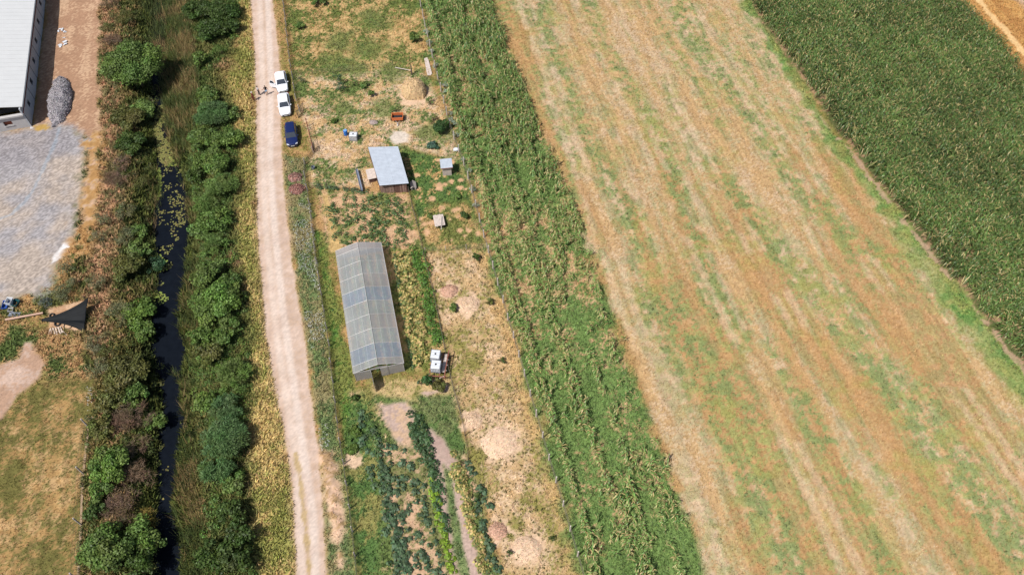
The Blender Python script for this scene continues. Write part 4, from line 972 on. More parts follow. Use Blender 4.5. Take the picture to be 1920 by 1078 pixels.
def board_wall(a, c, h, name, seed):
    g = np.random.default_rng(seed); b = MB(); n = int(np.linalg.norm(c-a)/.17); ang = math.atan2(c[1]-a[1], c[0]-a[0])
    for k in range(n):
        q = a+(c-a)*(k+.5)/n; b.mat = int(g.random() < .35)
        b.box(rel((q[0]+g.normal()*.012, q[1]+g.normal()*.02, h/2-.02*g.random()), so), (.15, .03, h-.1*g.random()), ang)
    b.build(name, [M_WOOD, M_WOODD], sh)
board_wall(fl_, fr_, 1.98, 'front_wall', 1); board_wall(fl_, fl_+bk, 2.0, 'side_wall', 2); board_wall(fr_, fr_+bk, 2.0, 'side_wall', 3); board_wall(fl_+bk, fr_+bk, 2.2, 'back_wall', 4)
b = MB(); b.poly([rel(q, so) for q in (fl_+(0, .05, .03), fr_+(0, .05, .03), fr_+bk+(0, 0, .03), fl_+bk+(0, 0, .03))]); b.build('earth_floor', M_WOODD, sh)

# ---- small outhouse
oo = P(839, 330); oa = R(8); ou = thing('outhouse', 'tiny outhouse with sloping tin roof on the green plot', 'outhouse', oo, oa)
b = MB()
for k in range(8): b.box((-.54+.154*k, 0, .85), (.148, .03, 1.68))
b.build('door', M_WOODG, ou)
b = MB(); b.box((-.62, .55, .9), (.03, 1.1, 1.8)); b.box((.62, .55, .9), (.03, 1.1, 1.8)); b.box((0, 1.1, .95), (1.24, .03, 1.9)); b.build('wall', M_WOODG, ou)
b = MB(); b.slab([(-.85, -.2, 1.78), (.85, -.2, 1.78), (.85, 1.35, 2.05), (-.85, 1.35, 2.05)], (0, 0, 1), .05); rf = b.build('roof', M_TIN, ou)
b = MB()
for k in range(9): b.tube((-.8+.2*k, -.2, 1.84), (-.8+.2*k, 1.35, 2.11), .016, n=4)
b.build('roof_rib', M_TIN2, rf)
b = MB(); b.box((0, -.21, 1.74), (1.72, .04, .10)); b.build('fascia', M_RED, ou)

# ---- hen hut left of the shed, and a kennel at its right corner
ho = P(700, 342); hn = thing('hen_hut', 'low wooden hen hut tucked against the left side of the tin roofed shed', 'hen hut', ho, R(17))
b = MB(); b.box((0, .75, .42), (1.05, 1.5, .84)); b.build('body', M_WOODD, hn)
b = MB(); b.slab([(-.65, -.15, .86), (.65, -.15, .86), (.65, 1.65, 1.05), (-.65, 1.65, 1.05)], (0, 0, 1), .05); b.build('roof', M_WOODG, hn)
b = MB(); b.box((0, -.015, .4), (.4, .03, .5)); b.build('hatch', M_WOODD, hn)
ko = P(776, 357); kn = thing('kennel', 'pale gabled dog kennel at the lower right corner of the shed', 'kennel', ko, R(10))
b = MB(); b.loft([[(-.32, y, 0), (.32, y, 0), (.32, y, .55), (0, y, .85), (-.32, y, .55)] for y in (0, 1.0)]); b.build('body', M_WOODG, kn)
b = MB(); b.slab([(-.42, -.1, .5), (0, -.1, .89), (0, 1.1, .89), (-.42, 1.1, .5)], (0, 0, 1), .04); b.slab([(0, -.1, .89), (.42, -.1, .5), (.42, 1.1, .5), (0, 1.1, .89)], (0, 0, 1), .04); b.build('roof', M_WOODG, kn)
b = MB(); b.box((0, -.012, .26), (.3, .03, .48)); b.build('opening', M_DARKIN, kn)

# ---- twin water tanks on their steel stand
M_TANK = mat('white_plastic', S(236,238,242), rough=.4, spec=.5, noise=(1.5, .95, 1.03)); M_CAGE = mat('cage_tube', S(176,178,184), rough=.4, metal=.4, noise=(4, .9, 1.1)); M_BLACKP = mat('black_plastic', (0.02, 0.02, 0.022), rough=.5, noise=(5, .8, 1.2))
STZ = 1.05; ta = R(-6)
def ibc(name, label, at, ang, L_=1.2, W_=1.0, group=None):
    t = thing(name, label, 'water tank', at, ang, group)
    b = MB(); b.box((0, 0, .58), (W_-.06, L_-.06, .86)); b.build('container', M_TANK, t, bevel=.08)
    b = MB(); b.box((0, 0, .08), (W_, L_, .1)); b.box((-W_/2+.06, 0, .0), (.1, L_, .1)); b.box((W_/2-.06, 0, .0), (.1, L_, .1)); b.build('pallet', M_CAGE, t)
    b = MB()
    for z in (.3, .55, .8, 1.0):
        for sx in (-1, 1): b.tube((sx*W_/2, -L_/2, z), (sx*W_/2, L_/2, z), .012, n=4); b.tube((-W_/2, sx*L_/2, z), (W_/2, sx*L_/2, z), .012, n=4)
    for k in range(7):
        x = -W_/2+W_*k/6; y = -L_/2+L_*k/6
        for s in (-1, 1): b.tube((x, s*L_/2, .12), (x, s*L_/2, 1.0), .012, n=4); b.tube((s*W_/2, y, .12), (s*W_/2, y, 1.0), .012, n=4)
    b.tube((-W_/2, 0.2, 1.03), (W_/2, 0.2, 1.03), .012, n=4); b.tube((-W_/2, -.2, 1.03), (W_/2, -.2, 1.03), .012, n=4); b.build('cage', M_CAGE, t)
    b = MB(); b.tube((0, 0, 1.0), (0, 0, 1.06), .11, n=10); b.build('lid', M_BLACKP, t)
    return t
t1 = P(816.5, 663, STZ+1.0); t2 = P(820.5, 683.5, STZ+1.0)
c1 = np.array((t1[0], t1[1]-.05, STZ)); c2 = np.array((c1[0]+.12, c1[1]-1.42, STZ))
ibc('water_tank', 'white caged water tank, the one further up on the steel stand', c1+(0, 0, .05), ta, 1.2, 1.12); ibc('water_tank', 'white caged water tank, the lower one on the steel stand by the green bush', c2+(0, 0, .05), ta, 1.2, 1.15)
cm = (c1+c2)/2; cm[2] = 0
st = thing('tank_stand', 'rusty red steel and timber stand carrying the two white water tanks', 'tank stand', cm, ta)
for x in (-.66, 1.25):
    for y in (-1.5, 1.45):
        b = MB(); b.tube((x, y, -.1), (x, y, STZ-.06 if x < 0 else STZ+.2), .05, n=6); b.build('leg', M_RED, st)
for x in (-.6, .6, 1.25):
    b = MB(); b.box((x, 0, STZ-.06 if x < 1 else STZ+.2), (.09, 3.2 if x < 1 else 3.9, .09)); b.build('beam', M_RED, st)
for y in (-1.62, -.75, 0, .75, 1.4):
    b = MB(); b.box((.38, y, STZ-.145), (2.1, .1, .08)); b.build('cross_beam', M_WOODG if abs(y) < 1 else M_RED, st)
b = MB(); b.tube((-.3, -1.9, .0), (1.2, -1.58, STZ), .045, n=6); b.build('brace', M_WOODG, st)
b = MB(); b.tube((-.66, -1.9, .1), (-.66, -1.45, STZ-.1), .045, n=6); b.build('brace', M_RED, st)
b = MB(); b.box((.95, .2, STZ-.07), (.35, 2.5, .04)); b.build('plank', M_WOODG, st)
# lone tank and barrel on the upper plot
ibc('water_tank', 'white caged water tank standing on dry grass next to the blue barrel', P(664, 261), R(-3), 1.0, 1.2)
bb = P(649, 253.5); br = thing('barrel', 'blue plastic barrel with a pale lid left of the lone white tank', 'barrel', bb)
M_BLUE = mat('blue_plastic', S(48,120,206), rough=.4, spec=.4, noise=(2, .9, 1.1)); M_BLUEL = mat('pale_blue_plastic', S(120,172,226), rough=.45, noise=(2, .9, 1.1))
b = MB(); rings = []
for z, r in ((0, .27), (.05, .30), (.3, .31), (.33, .29), (.36, .31), (.62, .31), (.65, .29), (.68, .31), (.88, .30), (.93, .27)): rings.append([(r*math.cos(a), r*math.sin(a), z) for a in np.linspace(0, 6.283, 16, endpoint=False)])
b.loft(rings); b.build('drum', M_BLUE, br)
b = MB(); b.tube((0, 0, .93), (0, 0, .97), .26, n=16); b.build('lid', M_BLUEL, br)

# ---- fences
M_POSTC = mat('concrete_post', S(196,186,180), rough=.9, noise=(6, .8, 1.1)); M_POSTW = mat('wooden_post', S(220,206,194), rough=.9, noise=(6, .75, 1.2)); M_POSTD = mat('dark_post', S(110,96,88), rough=.9, noise=(6, .75, 1.2))
M_WIRE = mat('fence_wire', S(150,140,124), rough=.6, metal=.0, noise=(6, .85, 1.1))
M_NET = mat('fence_netting', S(96,100,88), rough=.9, noise=(6, .8, 1.2), alpha=.22)
def fence(name, label, pts, spacing, h, r, pm, wires, net=0.0, verts=.35, jit=.03, square=False):
    pw = [P(*q) for q in pts]; seg = [np.linalg.norm(b_-a_) for a_, b_ in zip(pw[:-1], pw[1:])]; tot = sum(seg)
    def at(s):
        for a_, b_, l in zip(pw[:-1], pw[1:], seg):
            if s <= l or l is seg[-1]: q = a_+(b_-a_)*min(1, s/l); return np.array((q[0], q[1], gz(q[0], q[1])))
            s -= l
    o = pw[0].copy(); o[2] = gz(o[0], o[1]); t = thing(name, label, 'fence', o)
    n = max(2, int(round(tot/spacing))+1); tops = []
    for k in range(n):
        q = at(min(tot*k/(n-1), tot-1e-4)); hh = h*(1+rng.normal()*.05); lean = rng.normal(size=2)*jit
        b = MB()
        if square: b.box((0, 0, hh/2-.15), (r*2, r*2, hh+.3))
        else: b.tube((0, 0, -.3), (lean[0], lean[1], hh), r*1.1, r*.9, 7)
        b.build('post', pm, t, rel(q, o)); tops.append((q, q+np.array((lean[0], lean[1], 0))))
    b = MB()
    for (q0, p0), (q1, p1) in zip(tops[:-1], tops[1:]):
        for w in wires: b.tube(rel(q0+(p0-q0)*w+(0, 0, w*h), o), rel(q1+(p1-q1)*w+(0, 0, w*h), o), .009, n=3, cap=False)
        if verts:
            m = int(np.linalg.norm(q1-q0)/verts)
            for i in range(1, m): q = q0+(q1-q0)*i/m; b.tube(rel(q+(0, 0, .03), o), rel(q+(0, 0, h*max(wires)), o), .007, n=3, cap=False)
    b.build('wire', M_WIRE, t)
    if net:
        b = MB()
        for (q0, _), (q1, _) in zip(tops[:-1], tops[1:]): b.slab([rel(q0+(0, 0, .0), o), rel(q1+(0, 0, .0), o), rel(q1+(0, 0, net), o), rel(q0+(0, 0, net), o)], (.01, 0, 0), 1)
        b.build('netting', M_NET, t)
    return t
RF = [(785,-4),(810,105),(845,245),(874,322),(913,465),(933,533),(961,629),(981.5,698),(1003,773),(1027,856),(1053.6,943),(1081,1037),(1097,1092)]
fence('post_fence', 'long fence of pale wooden posts and wire between the garden and the maize strip', RF, 2.75, 1.6, .085, M_POSTW, (.15,.3,.45,.6,.75,.9), 0, .4)
fence('roadside_fence', 'netted fence along the dirt road, from the gates down to the bottom edge', [(588,287),(572,304),(572,330),(578,362),(584,400),(588,442),(594,489),(606,570),(617,640),(625,716),(634,800),(648,889),(660,977),(672,1090)], 2.6, 1.4, .07, M_POSTC, (.2,.4,.6,.8,.97), .75, .5)
fence('roadside_fence', 'netted fence along the dirt road beside the top plot, ending at the small gate', [(531,-4),(545,120),(556,190),(562,210)], 2.6, 1.4, .07, M_POSTC, (.2,.4,.6,.8,.97), .75, .5)
fence('cross_fence', 'low wire fence across the top plot above the hay stack', [(549,142),(600,139),(660,134),(737,124)], 3.2, 1.1, .04, M_POSTD, (.3,.6,.9), 0, .5)
fence('cross_fence', 'low wire fence between the green plot and the dry plot', [(797,473),(850,470),(913,466)], 3.0, 1.1, .04, M_POSTW, (.3,.6,.9), 0, .5)
fence('inner_fence', 'inner garden fence running from the shed corner past the tanks to the yellow plants', [(767,362),(774,394),(786,436),(793,475),(810,537),(831,642),(845,714),(860,763),(876,833),(878,861)], 2.9, 1.2, .045, M_POSTD, (.25,.5,.75,.95), .45, .5)
fence('short_fence', 'short wire fence with dark plants along it, left of the shed', [(581,353),(640,356),(678,362)], 2.6, 1.1, .04, M_POSTD, (.3,.6,.9), 0, .5)
fence('pasture_fence', 'concrete post fence along the edge of the mown pasture at the lower left', [(166,800),(159,868),(154,933),(152,991),(147,1085)], 5.0, 2.0, .06, M_POSTC, (.3,.6,.9), 0, 0, .02, True)
b = MB(); pl = [P(*q) for q in ((166,800),(159,868),(154,933),(152,991),(147,1085))]
for a_, c_ in zip(pl[:-1], pl[1:]):
    a_ = np.array((a_[0], a_[1], gz(a_[0], a_[1]))); c_ = np.array((c_[0], c_[1], gz(c_[0], c_[1]))); n_ = np.array((.12, 0, 0))
    b.loft([[a_-n_-(0,0,.2), a_+n_-(0,0,.2), a_+n_+(0,0,.10), a_-n_+(0,0,.10)], [c_-n_-(0,0,.2), c_+n_-(0,0,.2), c_+n_+(0,0,.10), c_-n_+(0,0,.10)]])
tag(b.build('kerb', mat('earthy_kerb', S(176,150,122), rough=.95, noise=(4, .8, 1.15))), 'low concrete kerb along the foot of the pasture fence', 'kerb')
def gate(label, a, c, h, ang_open, mtl, bars=3):
    A = P(*a); C_ = P(*c); t = thing('gate', label, 'gate', A, math.atan2((C_-A)[1], (C_-A)[0])+ang_open); l = np.linalg.norm(C_-A)
    b = MB()
    for x in (0, l*.5, l): b.tube((x, 0, .1), (x, 0, h), .035, n=6)
    for z in (.12, h): b.tube((0, 0, z), (l, 0, z), .035, n=6)
    b.build('frame', mtl, t)
    b = MB()
    for k in range(1, 6): b.tube((0, 0, .1+(h-.1)*k/6), (l, 0, .1+(h-.1)*k/6), .010, n=4)
    for k in range(1, 12): b.tube((l*k/12, 0, .1), (l*k/12, 0, h), .008, n=4)
    b.build('mesh_infill', M_WIRE, t)
    b = MB(); b.tube((l-.1, -.05, h*.55), (l-.1, .05, h*.55), .04, n=6); b.build('latch', mtl, t)
    b = MB(); b.tube((0, 0, -.1), (0, 0, h+.25), .055, n=7); b.build('gate_post', mtl, t)
gate('large rusty gate leaf standing open across from the dark blue car', (577,238), (588,284), 1.5, 0, M_RED)
gate('small dark gate frame swung open between the white cars and the plot', (560,222), (570,206), 1.3, 0, M_POSTD)
gate('dark mesh gate leaf swung inwards beside the large rusty gate', (590,286), (597,280), 1.4, R(40), M_POSTD)

# leaning pole, post, boards, beam
b = MB(); a_ = P(741, 128); c_ = P(772, 141); b.tube((0, 0, .1), rel(c_+(0, 0, .9), a_), .06, .05, 7); tag(b.build('leaning_pole', M_POSTW, None, a_), 'pale pole leaning from the cross fence to the post behind the hay stack', 'pole')
b = MB(); b.tube((0, 0, -.2), (.05, 0, 1.9), .11, .09, 8); b.tube((.05, 0, 1.88), (.05, 0, 1.94), .10, .06, 8); tag(b.build('corner_post', M_POSTD, None, c_), 'stout dark post right behind the hay stack', 'post')
for i, (a, c, w, lab) in enumerate((((797,111),(803,143),.30,'weathered grey board by the post fence, the left one of the stack above the hay'), ((800,110),(807,143),.28,'weathered grey board by the post fence, middle one of the stack above the hay'), ((802,114),(809,141),.24,'weathered grey board by the post fence, the shorter right one above the hay'))):
    A = P(*a); C_ = P(*c); l = np.linalg.norm(C_-A); b = MB(); b.box((0, l/2, 0), (w, l, .05)); b.box((0, .3, -.05), (w, .08, .05)); b.box((0, l-.3, -.05), (w, .08, .05))
    o = b.build('weathered_board', M_WOODG, None, A+(0, 0, .12+.03*i), math.atan2((C_-A)[1], (C_-A)[0])-math.pi/2); tag(o, lab, 'board')
A = P(669.5, 322); C_ = P(679.5, 362); l = np.linalg.norm(C_-A); ra = math.atan2((C_-A)[1], (C_-A)[0])
t = thing('feed_trough', 'long grey metal trough on low legs left of the shed', 'trough', A, ra)
b = MB(); M_STEELB = mat('grey_blue_steel', S(150,158,174), rough=.5, metal=.2, noise=(3, .85, 1.1)); b.loft([[(x, -.17, .62), (x, -.10, .42), (x, .10, .42), (x, .17, .62), (x, .13, .62), (x, .07, .46), (x, -.07, .46), (x, -.13, .62)] for x in (0, l)]); b.build('trough', M_STEELB, t)
for x in (.3, l/2, l-.3):
    b = MB(); b.box((x, 0, .2), (.08, .3, .44)); b.build('leg', M_POSTD, t)

# wooden table with a pole on the green plot
to = P(826, 430); tb = thing('work_table', 'weathered plank table with a stick lying on it in the green plot', 'table', to, R(12))
b = MB()
for k in range(7): b.box((-.6+.2*k, .95, .78+.004*(k % 2)), (.19, 2.0+.1*math.sin(k*2), .04))
b.build('table_top', M_WOODG, tb)
for x in (-.5, .5):
    for y in (.15, 1.75):
        b = MB(); b.box((x, y, .37), (.09, .09, .76)); b.build('leg', M_POSTD, tb)
b = MB(); b.box((0, .15, .6), (1.0, .05, .1)); b.box((0, 1.75, .6), (1.0, .05, .1)); b.build('apron', M_POSTD, tb)
b = MB(); A = P(828, 422, .85); b.tube((0, -1.0, 0), (-.1, 1.3, .15), .05, .04, 7); b.tube((-.02, -.2, .03), (.25, .1, .05), .03, .02, 6); tag(b.build('forked_stick', M_POSTW, None, A+(0, .2, .02)), 'pale forked stick lying on the plank table', 'stick')
# ---------------------------------------------------------------- vehicles
M_GLASS = mat('car_glass', (0.03, 0.038, 0.05), rough=.08, spec=.8, noise=(1, .9, 1.1)); M_TYRE = mat('tyre_rubber', (0.02, 0.02, 0.02), rough=.85, noise=(9, .8, 1.2)); M_RIM = mat('alloy_rim', (0.5, 0.5, 0.52), rough=.35, metal=.8, noise=(5, .9, 1.1))
M_LAMP = mat('lamp_glass', (0.62, 0.64, 0.68), rough=.15, spec=.6, noise=(9, .9, 1.1)); M_CHROME = mat('dark_grille', (0.04, 0.04, 0.045), rough=.4, noise=(9, .8, 1.2)); M_PLATE = mat('number_plate', (0.6, 0.6, 0.58), rough=.5, noise=(12, .9, 1.1)); M_TAIL = mat('tail_lamp', (0.35, 0.02, 0.015), rough=.25, noise=(9, .9, 1.1)); M_INT = mat('door_lining', S(150,150,146), rough=.8, noise=(5, .8, 1.1))
def paint(name, rgb): return mat(name, rgb, rough=.22, spec=.6, noise=(1.0, .97, 1.03))
def car(name, label, front, ang, pm, L_=4.4, W_=1.8, H_=1.46, cab=(-2.0, -1.55, .35, 1.0), boot=.98, open_door=False):
    "local: +y is the nose; cab = rear glass foot, roof rear, roof front, windscreen foot"
    t = thing(name, label, 'car', front, ang)
    off = -L_/2; y0, y1, y2, y3 = cab; hw = W_/2
    st_ = [(-L_/2, .80*hw, .42, .78*boot/.98), (-L_/2+.10, .92*hw, .28, boot-.06), (-L_/2+.45, .98*hw, .22, boot), (-.9, 1.0*hw, .20, .97), (.4, 1.0*hw, .20, .95), (y3, .99*hw, .20, .93), (y3+.35, .97*hw, .20, .88), (L_/2-.45, .93*hw, .22, .78), (L_/2-.14, .82*hw, .24, .68), (L_/2, .62*hw, .32, .56)]
    b = MB(); rings = []
    for y, w, zl, zb in st_:
        zm = (zl+zb)/2; rings.append([(-w*.90, y+off, zl), (-w, y+off, zl+.12), (-w, y+off, zm), (-w*.97, y+off, zb-.10), (-w*.86, y+off, zb-.01), (-w*.45, y+off, zb+.035), (0, y+off, zb+.045), (w*.45, y+off, zb+.035), (w*.86, y+off, zb-.01), (w*.97, y+off, zb-.10), (w, y+off, zm), (w, y+off, zl+.12), (w*.90, y+off, zl), (0, y+off, zl)])
    b.loft(rings); b.build('body', pm, t, smooth_=False, bevel=.02)
    wb, wt = hw*.90, hw*.70; zb, zt = .93, H_-.06
    q = lambda s, y, z, w: (s*w, y+off, z)
    # greenhouse of the car: pillars in paint, panes 4 mm proud
    b = MB(); base = [q(-1, y0, zb, wb*.93), q(1, y0, zb, wb*.93), q(1, y3, zb, wb*.97), q(-1, y3, zb, wb*.97)]; top = [q(-1, y1, zt, wt*.95), q(1, y1, zt, wt*.95), q(1, y2, zt, wt), q(-1, y2, zt, wt)]
    b.add(base+top, [(0, 1, 5, 4), (1, 2, 6, 5), (2, 3, 7, 6), (3, 0, 4, 7), (4, 5, 6, 7)]); b.build('cabin', pm, t, bevel=.03)
    b = MB(); rr = []
    for y, w, z in ((y1-.05, wt*.90, zt+.01), (y1+.25, wt*1.0, zt+.05), ((y1+y2)/2, wt*1.02, zt+.065), (y2-.2, wt*1.0, zt+.05), (y2+.03, wt*.92, zt+.01)):
        rr.append([(-w, y+off, z-.03), (-w*.7, y+off, z+.012), (0, y+off, z+.025), (w*.7, y+off, z+.012), (w, y+off, z-.03), (0, y+off, z-.05)])
    b.loft(rr); b.build('roof', pm, t, smooth_=False)
    def pane(nm, i, j, m0=.07, m1=.10, v0=.10, v1=.88, out=.012):
        A, B = np.array(base[i]), np.array(base[j]); Cc, D = np.array(top[j]), np.array(top[i])
        n = np.cross(B-A, D-A); n = n/np.linalg.norm(n)
        f = lambda u, v: (A*(1-u)+B*u)*(1-v)+(D*(1-u)+Cc*u)*v + n*out
        bb = MB(); bb.slab([f(m0, v0), f(1-m1, v0), f(1-m1, v1), f(m0, v1)], n, .006); return bb.build(nm, M_GLASS, t)
    pane('rear_window', 0, 1, .08, .08, .15, .85); pane('windscreen', 2, 3, .05, .05, .04, .93)
    for i, j in ((1, 2), (3, 0)): pane('side_window', i, j, .05, .12, .12, .86)
    for s in (-1, 1):
        for y in (-L_/2+.85, L_/2-.88):
            b = MB(); c = (s*(hw-.10), y+off, .31); b.tube((c[0]-.1, c[1], c[2]), (c[0]+.1, c[1], c[2]), .31, n=18); w = b.build('wheel', M_TYRE, t)
            b = MB(); b.tube((s*(hw-.02), c[1], c[2]), (s*(hw+.008), c[1], c[2]), .20, .18, 14); b.build('rim', M_RIM, w)
        b = MB(); b.loft([[(s*hw*.50, L_/2-.10+off, .60), (s*hw*.86, L_/2-.28+off, .62), (s*hw*.86, L_/2-.28+off, .74), (s*hw*.52, L_/2-.12+off, .70)], [(s*hw*.50, L_/2+.0+off, .60), (s*hw*.90, L_/2-.16+off, .62), (s*hw*.88, L_/2-.22+off, .77), (s*hw*.52, L_/2-.08+off, .72)]]); b.build('headlight', M_LAMP, t)
        b = MB(); b.box((s*hw*.80, -L_/2+.06+off, boot-.22), (.24, .12, .22)); b.build('tail_light', M_TAIL, t)
        b = MB(); b.ball((s*(hw+.09), y3-.30+off, 1.0), .11, (1.0, .7, .75)); b.tube((s*(hw-.10), y3-.28+off, .96), (s*(hw+.05), y3-.30+off, .98), .03, n=5); b.build('mirror', pm, t)
    b = MB(); b.box((0, L_/2-.02+off, .50), (.95, .08, .16)); b.build('grille', M_CHROME, t)
    b = MB(); b.box((0, L_/2+.035+off, .40), (.52, .02, .12)); b.build('number_plate', M_PLATE, t)
    b = MB(); b.box((0, L_/2-.10+off, .26), (W_*.72, .18, .14)); b.box((0, -L_/2+.1+off, .34), (W_*.76, .2, .14)); b.build('bumper', M_CHROME, t)
    if open_door:                                     # front door on its right side, swung out
        y = .75+off; b = MB(); s = 1
        b.slab([(0, 0, .28), (0, -1.05, .28), (0, -1.08, .95), (0, -.02, .95)], (1, 0, 0), .09); d = b.build('door', pm, t, (s*(hw-.03), y, 0), R(58))
        b = MB(); b.slab([(-.03, -.08, .34), (-.03, -1.0, .34), (-.03, -1.0, .9), (-.03, -.08, .9)], (1, 0, 0), .02); b.build('door_lining', M_INT, d)
        b = MB(); b.tube((.03, -1.06, .95), (-.10, -.95, 1.36), .025, n=5); b.tube((-.10, -.95, 1.36), (-.10, -.55, 1.37), .025, n=5); b.tube((-.10, -.55, 1.37), (.03, -.06, .95), .025, n=5); b.build('window_frame', pm, d)
        b = MB(); b.slab([(-.09, -.93, 1.34), (-.09, -.56, 1.35), (.02, -.1, .96), (.02, -1.02, .96)], (1, 0, 0), .008); b.build('door_window', M_GLASS, d)
    return t
W_P = paint('white_paint', (0.74, 0.75, 0.77)); B_P = paint('dark_blue_paint', (0.008, 0.016, 0.075))
hd = math.pi + ROWA                                   # noses towards the camera
car('parked_car', 'white car with its door open, the one further up beside the people', P(532, 176.5), hd+R(1.5), W_P, 4.4, 1.8, 1.47, (-1.95, -1.4, .35, 1.05), 1.0, True)
car('parked_car', 'white car with closed doors, between the white and blue ones', P(537, 220.5), hd, W_P, 4.55, 1.82, 1.46, (-2.0, -1.35, .3, 1.02), 1.02)
car('parked_car', 'dark blue estate car parked on the roadside grass', P(550, 277.5), hd-R(.5), B_P, 4.3, 1.78, 1.48, (-2.08, -1.85, .3, 1.0), 1.0)

# ---------------------------------------------------------------- people
M_SKIN = mat('skin', S(196,146,116), rough=.6, noise=(8, .95, 1.05)); M_HAIR = mat('dark_hair', (0.03, 0.022, 0.018), rough=.7, noise=(20, .7, 1.3)); M_HAIRL = mat('light_cap', S(224,216,206), rough=.8, noise=(10, .9, 1.1))
def cloth(n, c): return mat(n, c, rough=.9, noise=(7, .85, 1.1))
def skin_mesh(name, nodes, edges, m, parent, root=0, sub=2):
    me = bpy.data.meshes.new(name); me.from_pydata([n[0] for n in nodes], edges, []); me.materials.append(m)
    o = link(name, me, parent); sk = o.modifiers.new('skin', 'SKIN'); sv = me.skin_vertices[0].data if me.skin_vertices else None
    if sv is None:
        bpy.context.view_layer.objects.active = o; sv = me.skin_vertices[0].data
    for i, n in enumerate(nodes):
        r = n[1]; sv[i].radius = r if isinstance(r, tuple) else (r, r); sv[i].use_root = (i == root)
    sk.use_smooth_shade = True; ss = o.modifiers.new('subsurf', 'SUBSURF'); ss.levels = ss.render_levels = sub
    return o
def person(label, at, face, top, bottom, shirt_long=True, hat=None, shorts=False, arms=((-.12, .10), (.12, .10)), stride=.08, h=1.72):
    t = thing('person', label, 'person', at, face); k = h/1.75
    V3 = lambda x, y, z: (x*k, y*k, z*k)
    n = [(V3(0, 0, .95), (.15, .11)), (V3(0, .01, 1.12), (.135, .10)), (V3(0, .01, 1.33), (.165, .11)), (V3(0, 0, 1.45), (.10, .075)), (V3(0, .01, 1.53), .052), (V3(0, .02, 1.60), (.072, .085)), (V3(0, .02, 1.70), (.068, .08)), (V3(0, .10, 1.615), .022)]
    e = [(0, 1), (1, 2), (2, 3), (3, 4), (4, 5), (5, 6), (5, 7)]
    shirt = [(V3(0, 0, .92), (.165, .125)), (V3(0, .01, 1.12), (.15, .115)), (V3(0, .01, 1.33), (.18, .125)), (V3(0, 0, 1.44), (.115, .09))]; se = [(0, 1), (1, 2), (2, 3)]
    trou = [(V3(0, 0, .97), (.165, .125))]; te = []
    for i, s in enumerate((-1, 1)):
        ax, ay = arms[i]
        sh, el, wr = V3(s*.17, 0, 1.40), V3(s*.23+ax*.4, ay*.1, 1.13), V3(s*.25+ax, ay+.05, .90 if abs(ax) < .2 else 1.05)
        b0 = len(n); n += [(sh, .058), (el, .043), (wr, .028), (tuple(np.array(wr)+np.array((0, .012, -.06))*k), (.034, .018))]; e += [(2, b0), (b0, b0+1), (b0+1, b0+2), (b0+2, b0+3)]
        wq = np.array(n[b0+3][0])
        for f in range(4):
            f0 = len(n); o_ = np.array(((f-1.5)*.014*s, .006, -.03)); L_ = (.030, .036, .034, .026)[f]
            n += [(tuple(wq+o_), .009), (tuple(wq+o_+np.array((0, .010, -L_))), .008), (tuple(wq+o_+np.array((0, .026, -L_*1.7))), .007)]; e += [(b0+3, f0), (f0, f0+1), (f0+1, f0+2)]
        f0 = len(n); n += [(tuple(wq+np.array((-s*.030, .016, .005))), .009), (tuple(wq+np.array((-s*.042, .030, -.022))), .008)]; e += [(b0+3, f0), (f0, f0+1)]
        s0 = len(shirt); shirt += [(sh, .075), (tuple((np.array(sh)*.45+np.array(el)*.55) if not shirt_long else np.array(el)), .062)]; se += [(2, s0), (s0, s0+1)]
        if shirt_long: shirt.append((tuple(np.array(el)*.15+np.array(wr)*.85), .045)); se.append((s0+1, s0+2))
        fy = s*stride
        hp, kn, an = V3(s*.09, 0, .88), V3(s*.10, fy*.6+.03, .48), V3(s*.10, fy-.03, .085)
        l0 = len(n); n += [(hp, .088), (kn, .057), (an, .038), (V3(s*.11, fy+.11, .035), (.042, .03))]; e += [(0, l0), (l0, l0+1), (l0+1, l0+2), (l0+2, l0+3)]
        t0 = len(trou); trou += [(hp, .105), (tuple(np.array(hp)*.15+np.array(kn)*.85), .085 if shorts else .075)]; te += [(0, t0), (t0, t0+1)]
        if not shorts: trou += [(kn, .072), (tuple(np.array(an)+np.array((0, 0, .02))), .058)]; te += [(t0+1, t0+2), (t0+2, t0+3)]
        b = MB(); b.ball(V3(s*.11, fy+.04, .04), .10*k, (.48, 1.35, .45)); b.build('shoe', M_HAIR, t)
    skin_mesh('body', n, e, M_SKIN, t); skin_mesh('shirt', shirt, se, top, t); skin_mesh('shorts' if shorts else 'trousers', trou, te, bottom, t)
    b = MB(); c = V3(0, .0, 1.675)
    rings = []
    for j in range(7):
        a = math.pi*(.04+.60*j/6); r = .098*k
        rings.append([(c[0]+r*.92*math.sin(a)*math.cos(u), c[1]+r*1.08*math.sin(a)*math.sin(u)-(.02 if j > 3 else 0), c[2]+r*math.cos(a)) for u in np.linspace(0, 6.283, 14, endpoint=False)])
    b.loft(rings)
    if hat is not None:
        b.tube((0, .03, c[2]+.0), (0, .03, c[2]+.015), .15*k, .12*k, 14)
    b.build('hat' if hat is not None else 'hair', hat or M_HAIR, t)
    for s in (-1, 1):
        b = MB(); b.ball(V3(s*.03, .105, 1.645), .012, nu=6, nv=4); b.build('eye', M_HAIR, t)
        b = MB(); b.ball(V3(s*.078, .02, 1.63), .028, (.4, .8, 1.2), 6, 4); b.build('ear', M_SKIN, t)
    return t
person('person in dark red with a pale hat at the grassy edge of the road', P(476, 188.5), R(-70), cloth('red_shirt', S(140,36,48)), cloth('red_trousers', S(120,34,44)), hat=M_HAIRL, h=1.68)
person('person in a white shirt and dark trousers, in the middle of the three people', P(486.5, 178), R(-60), cloth('white_shirt', S(226,226,232)), cloth('dark_trousers', S(52,56,70)), False, h=1.72)
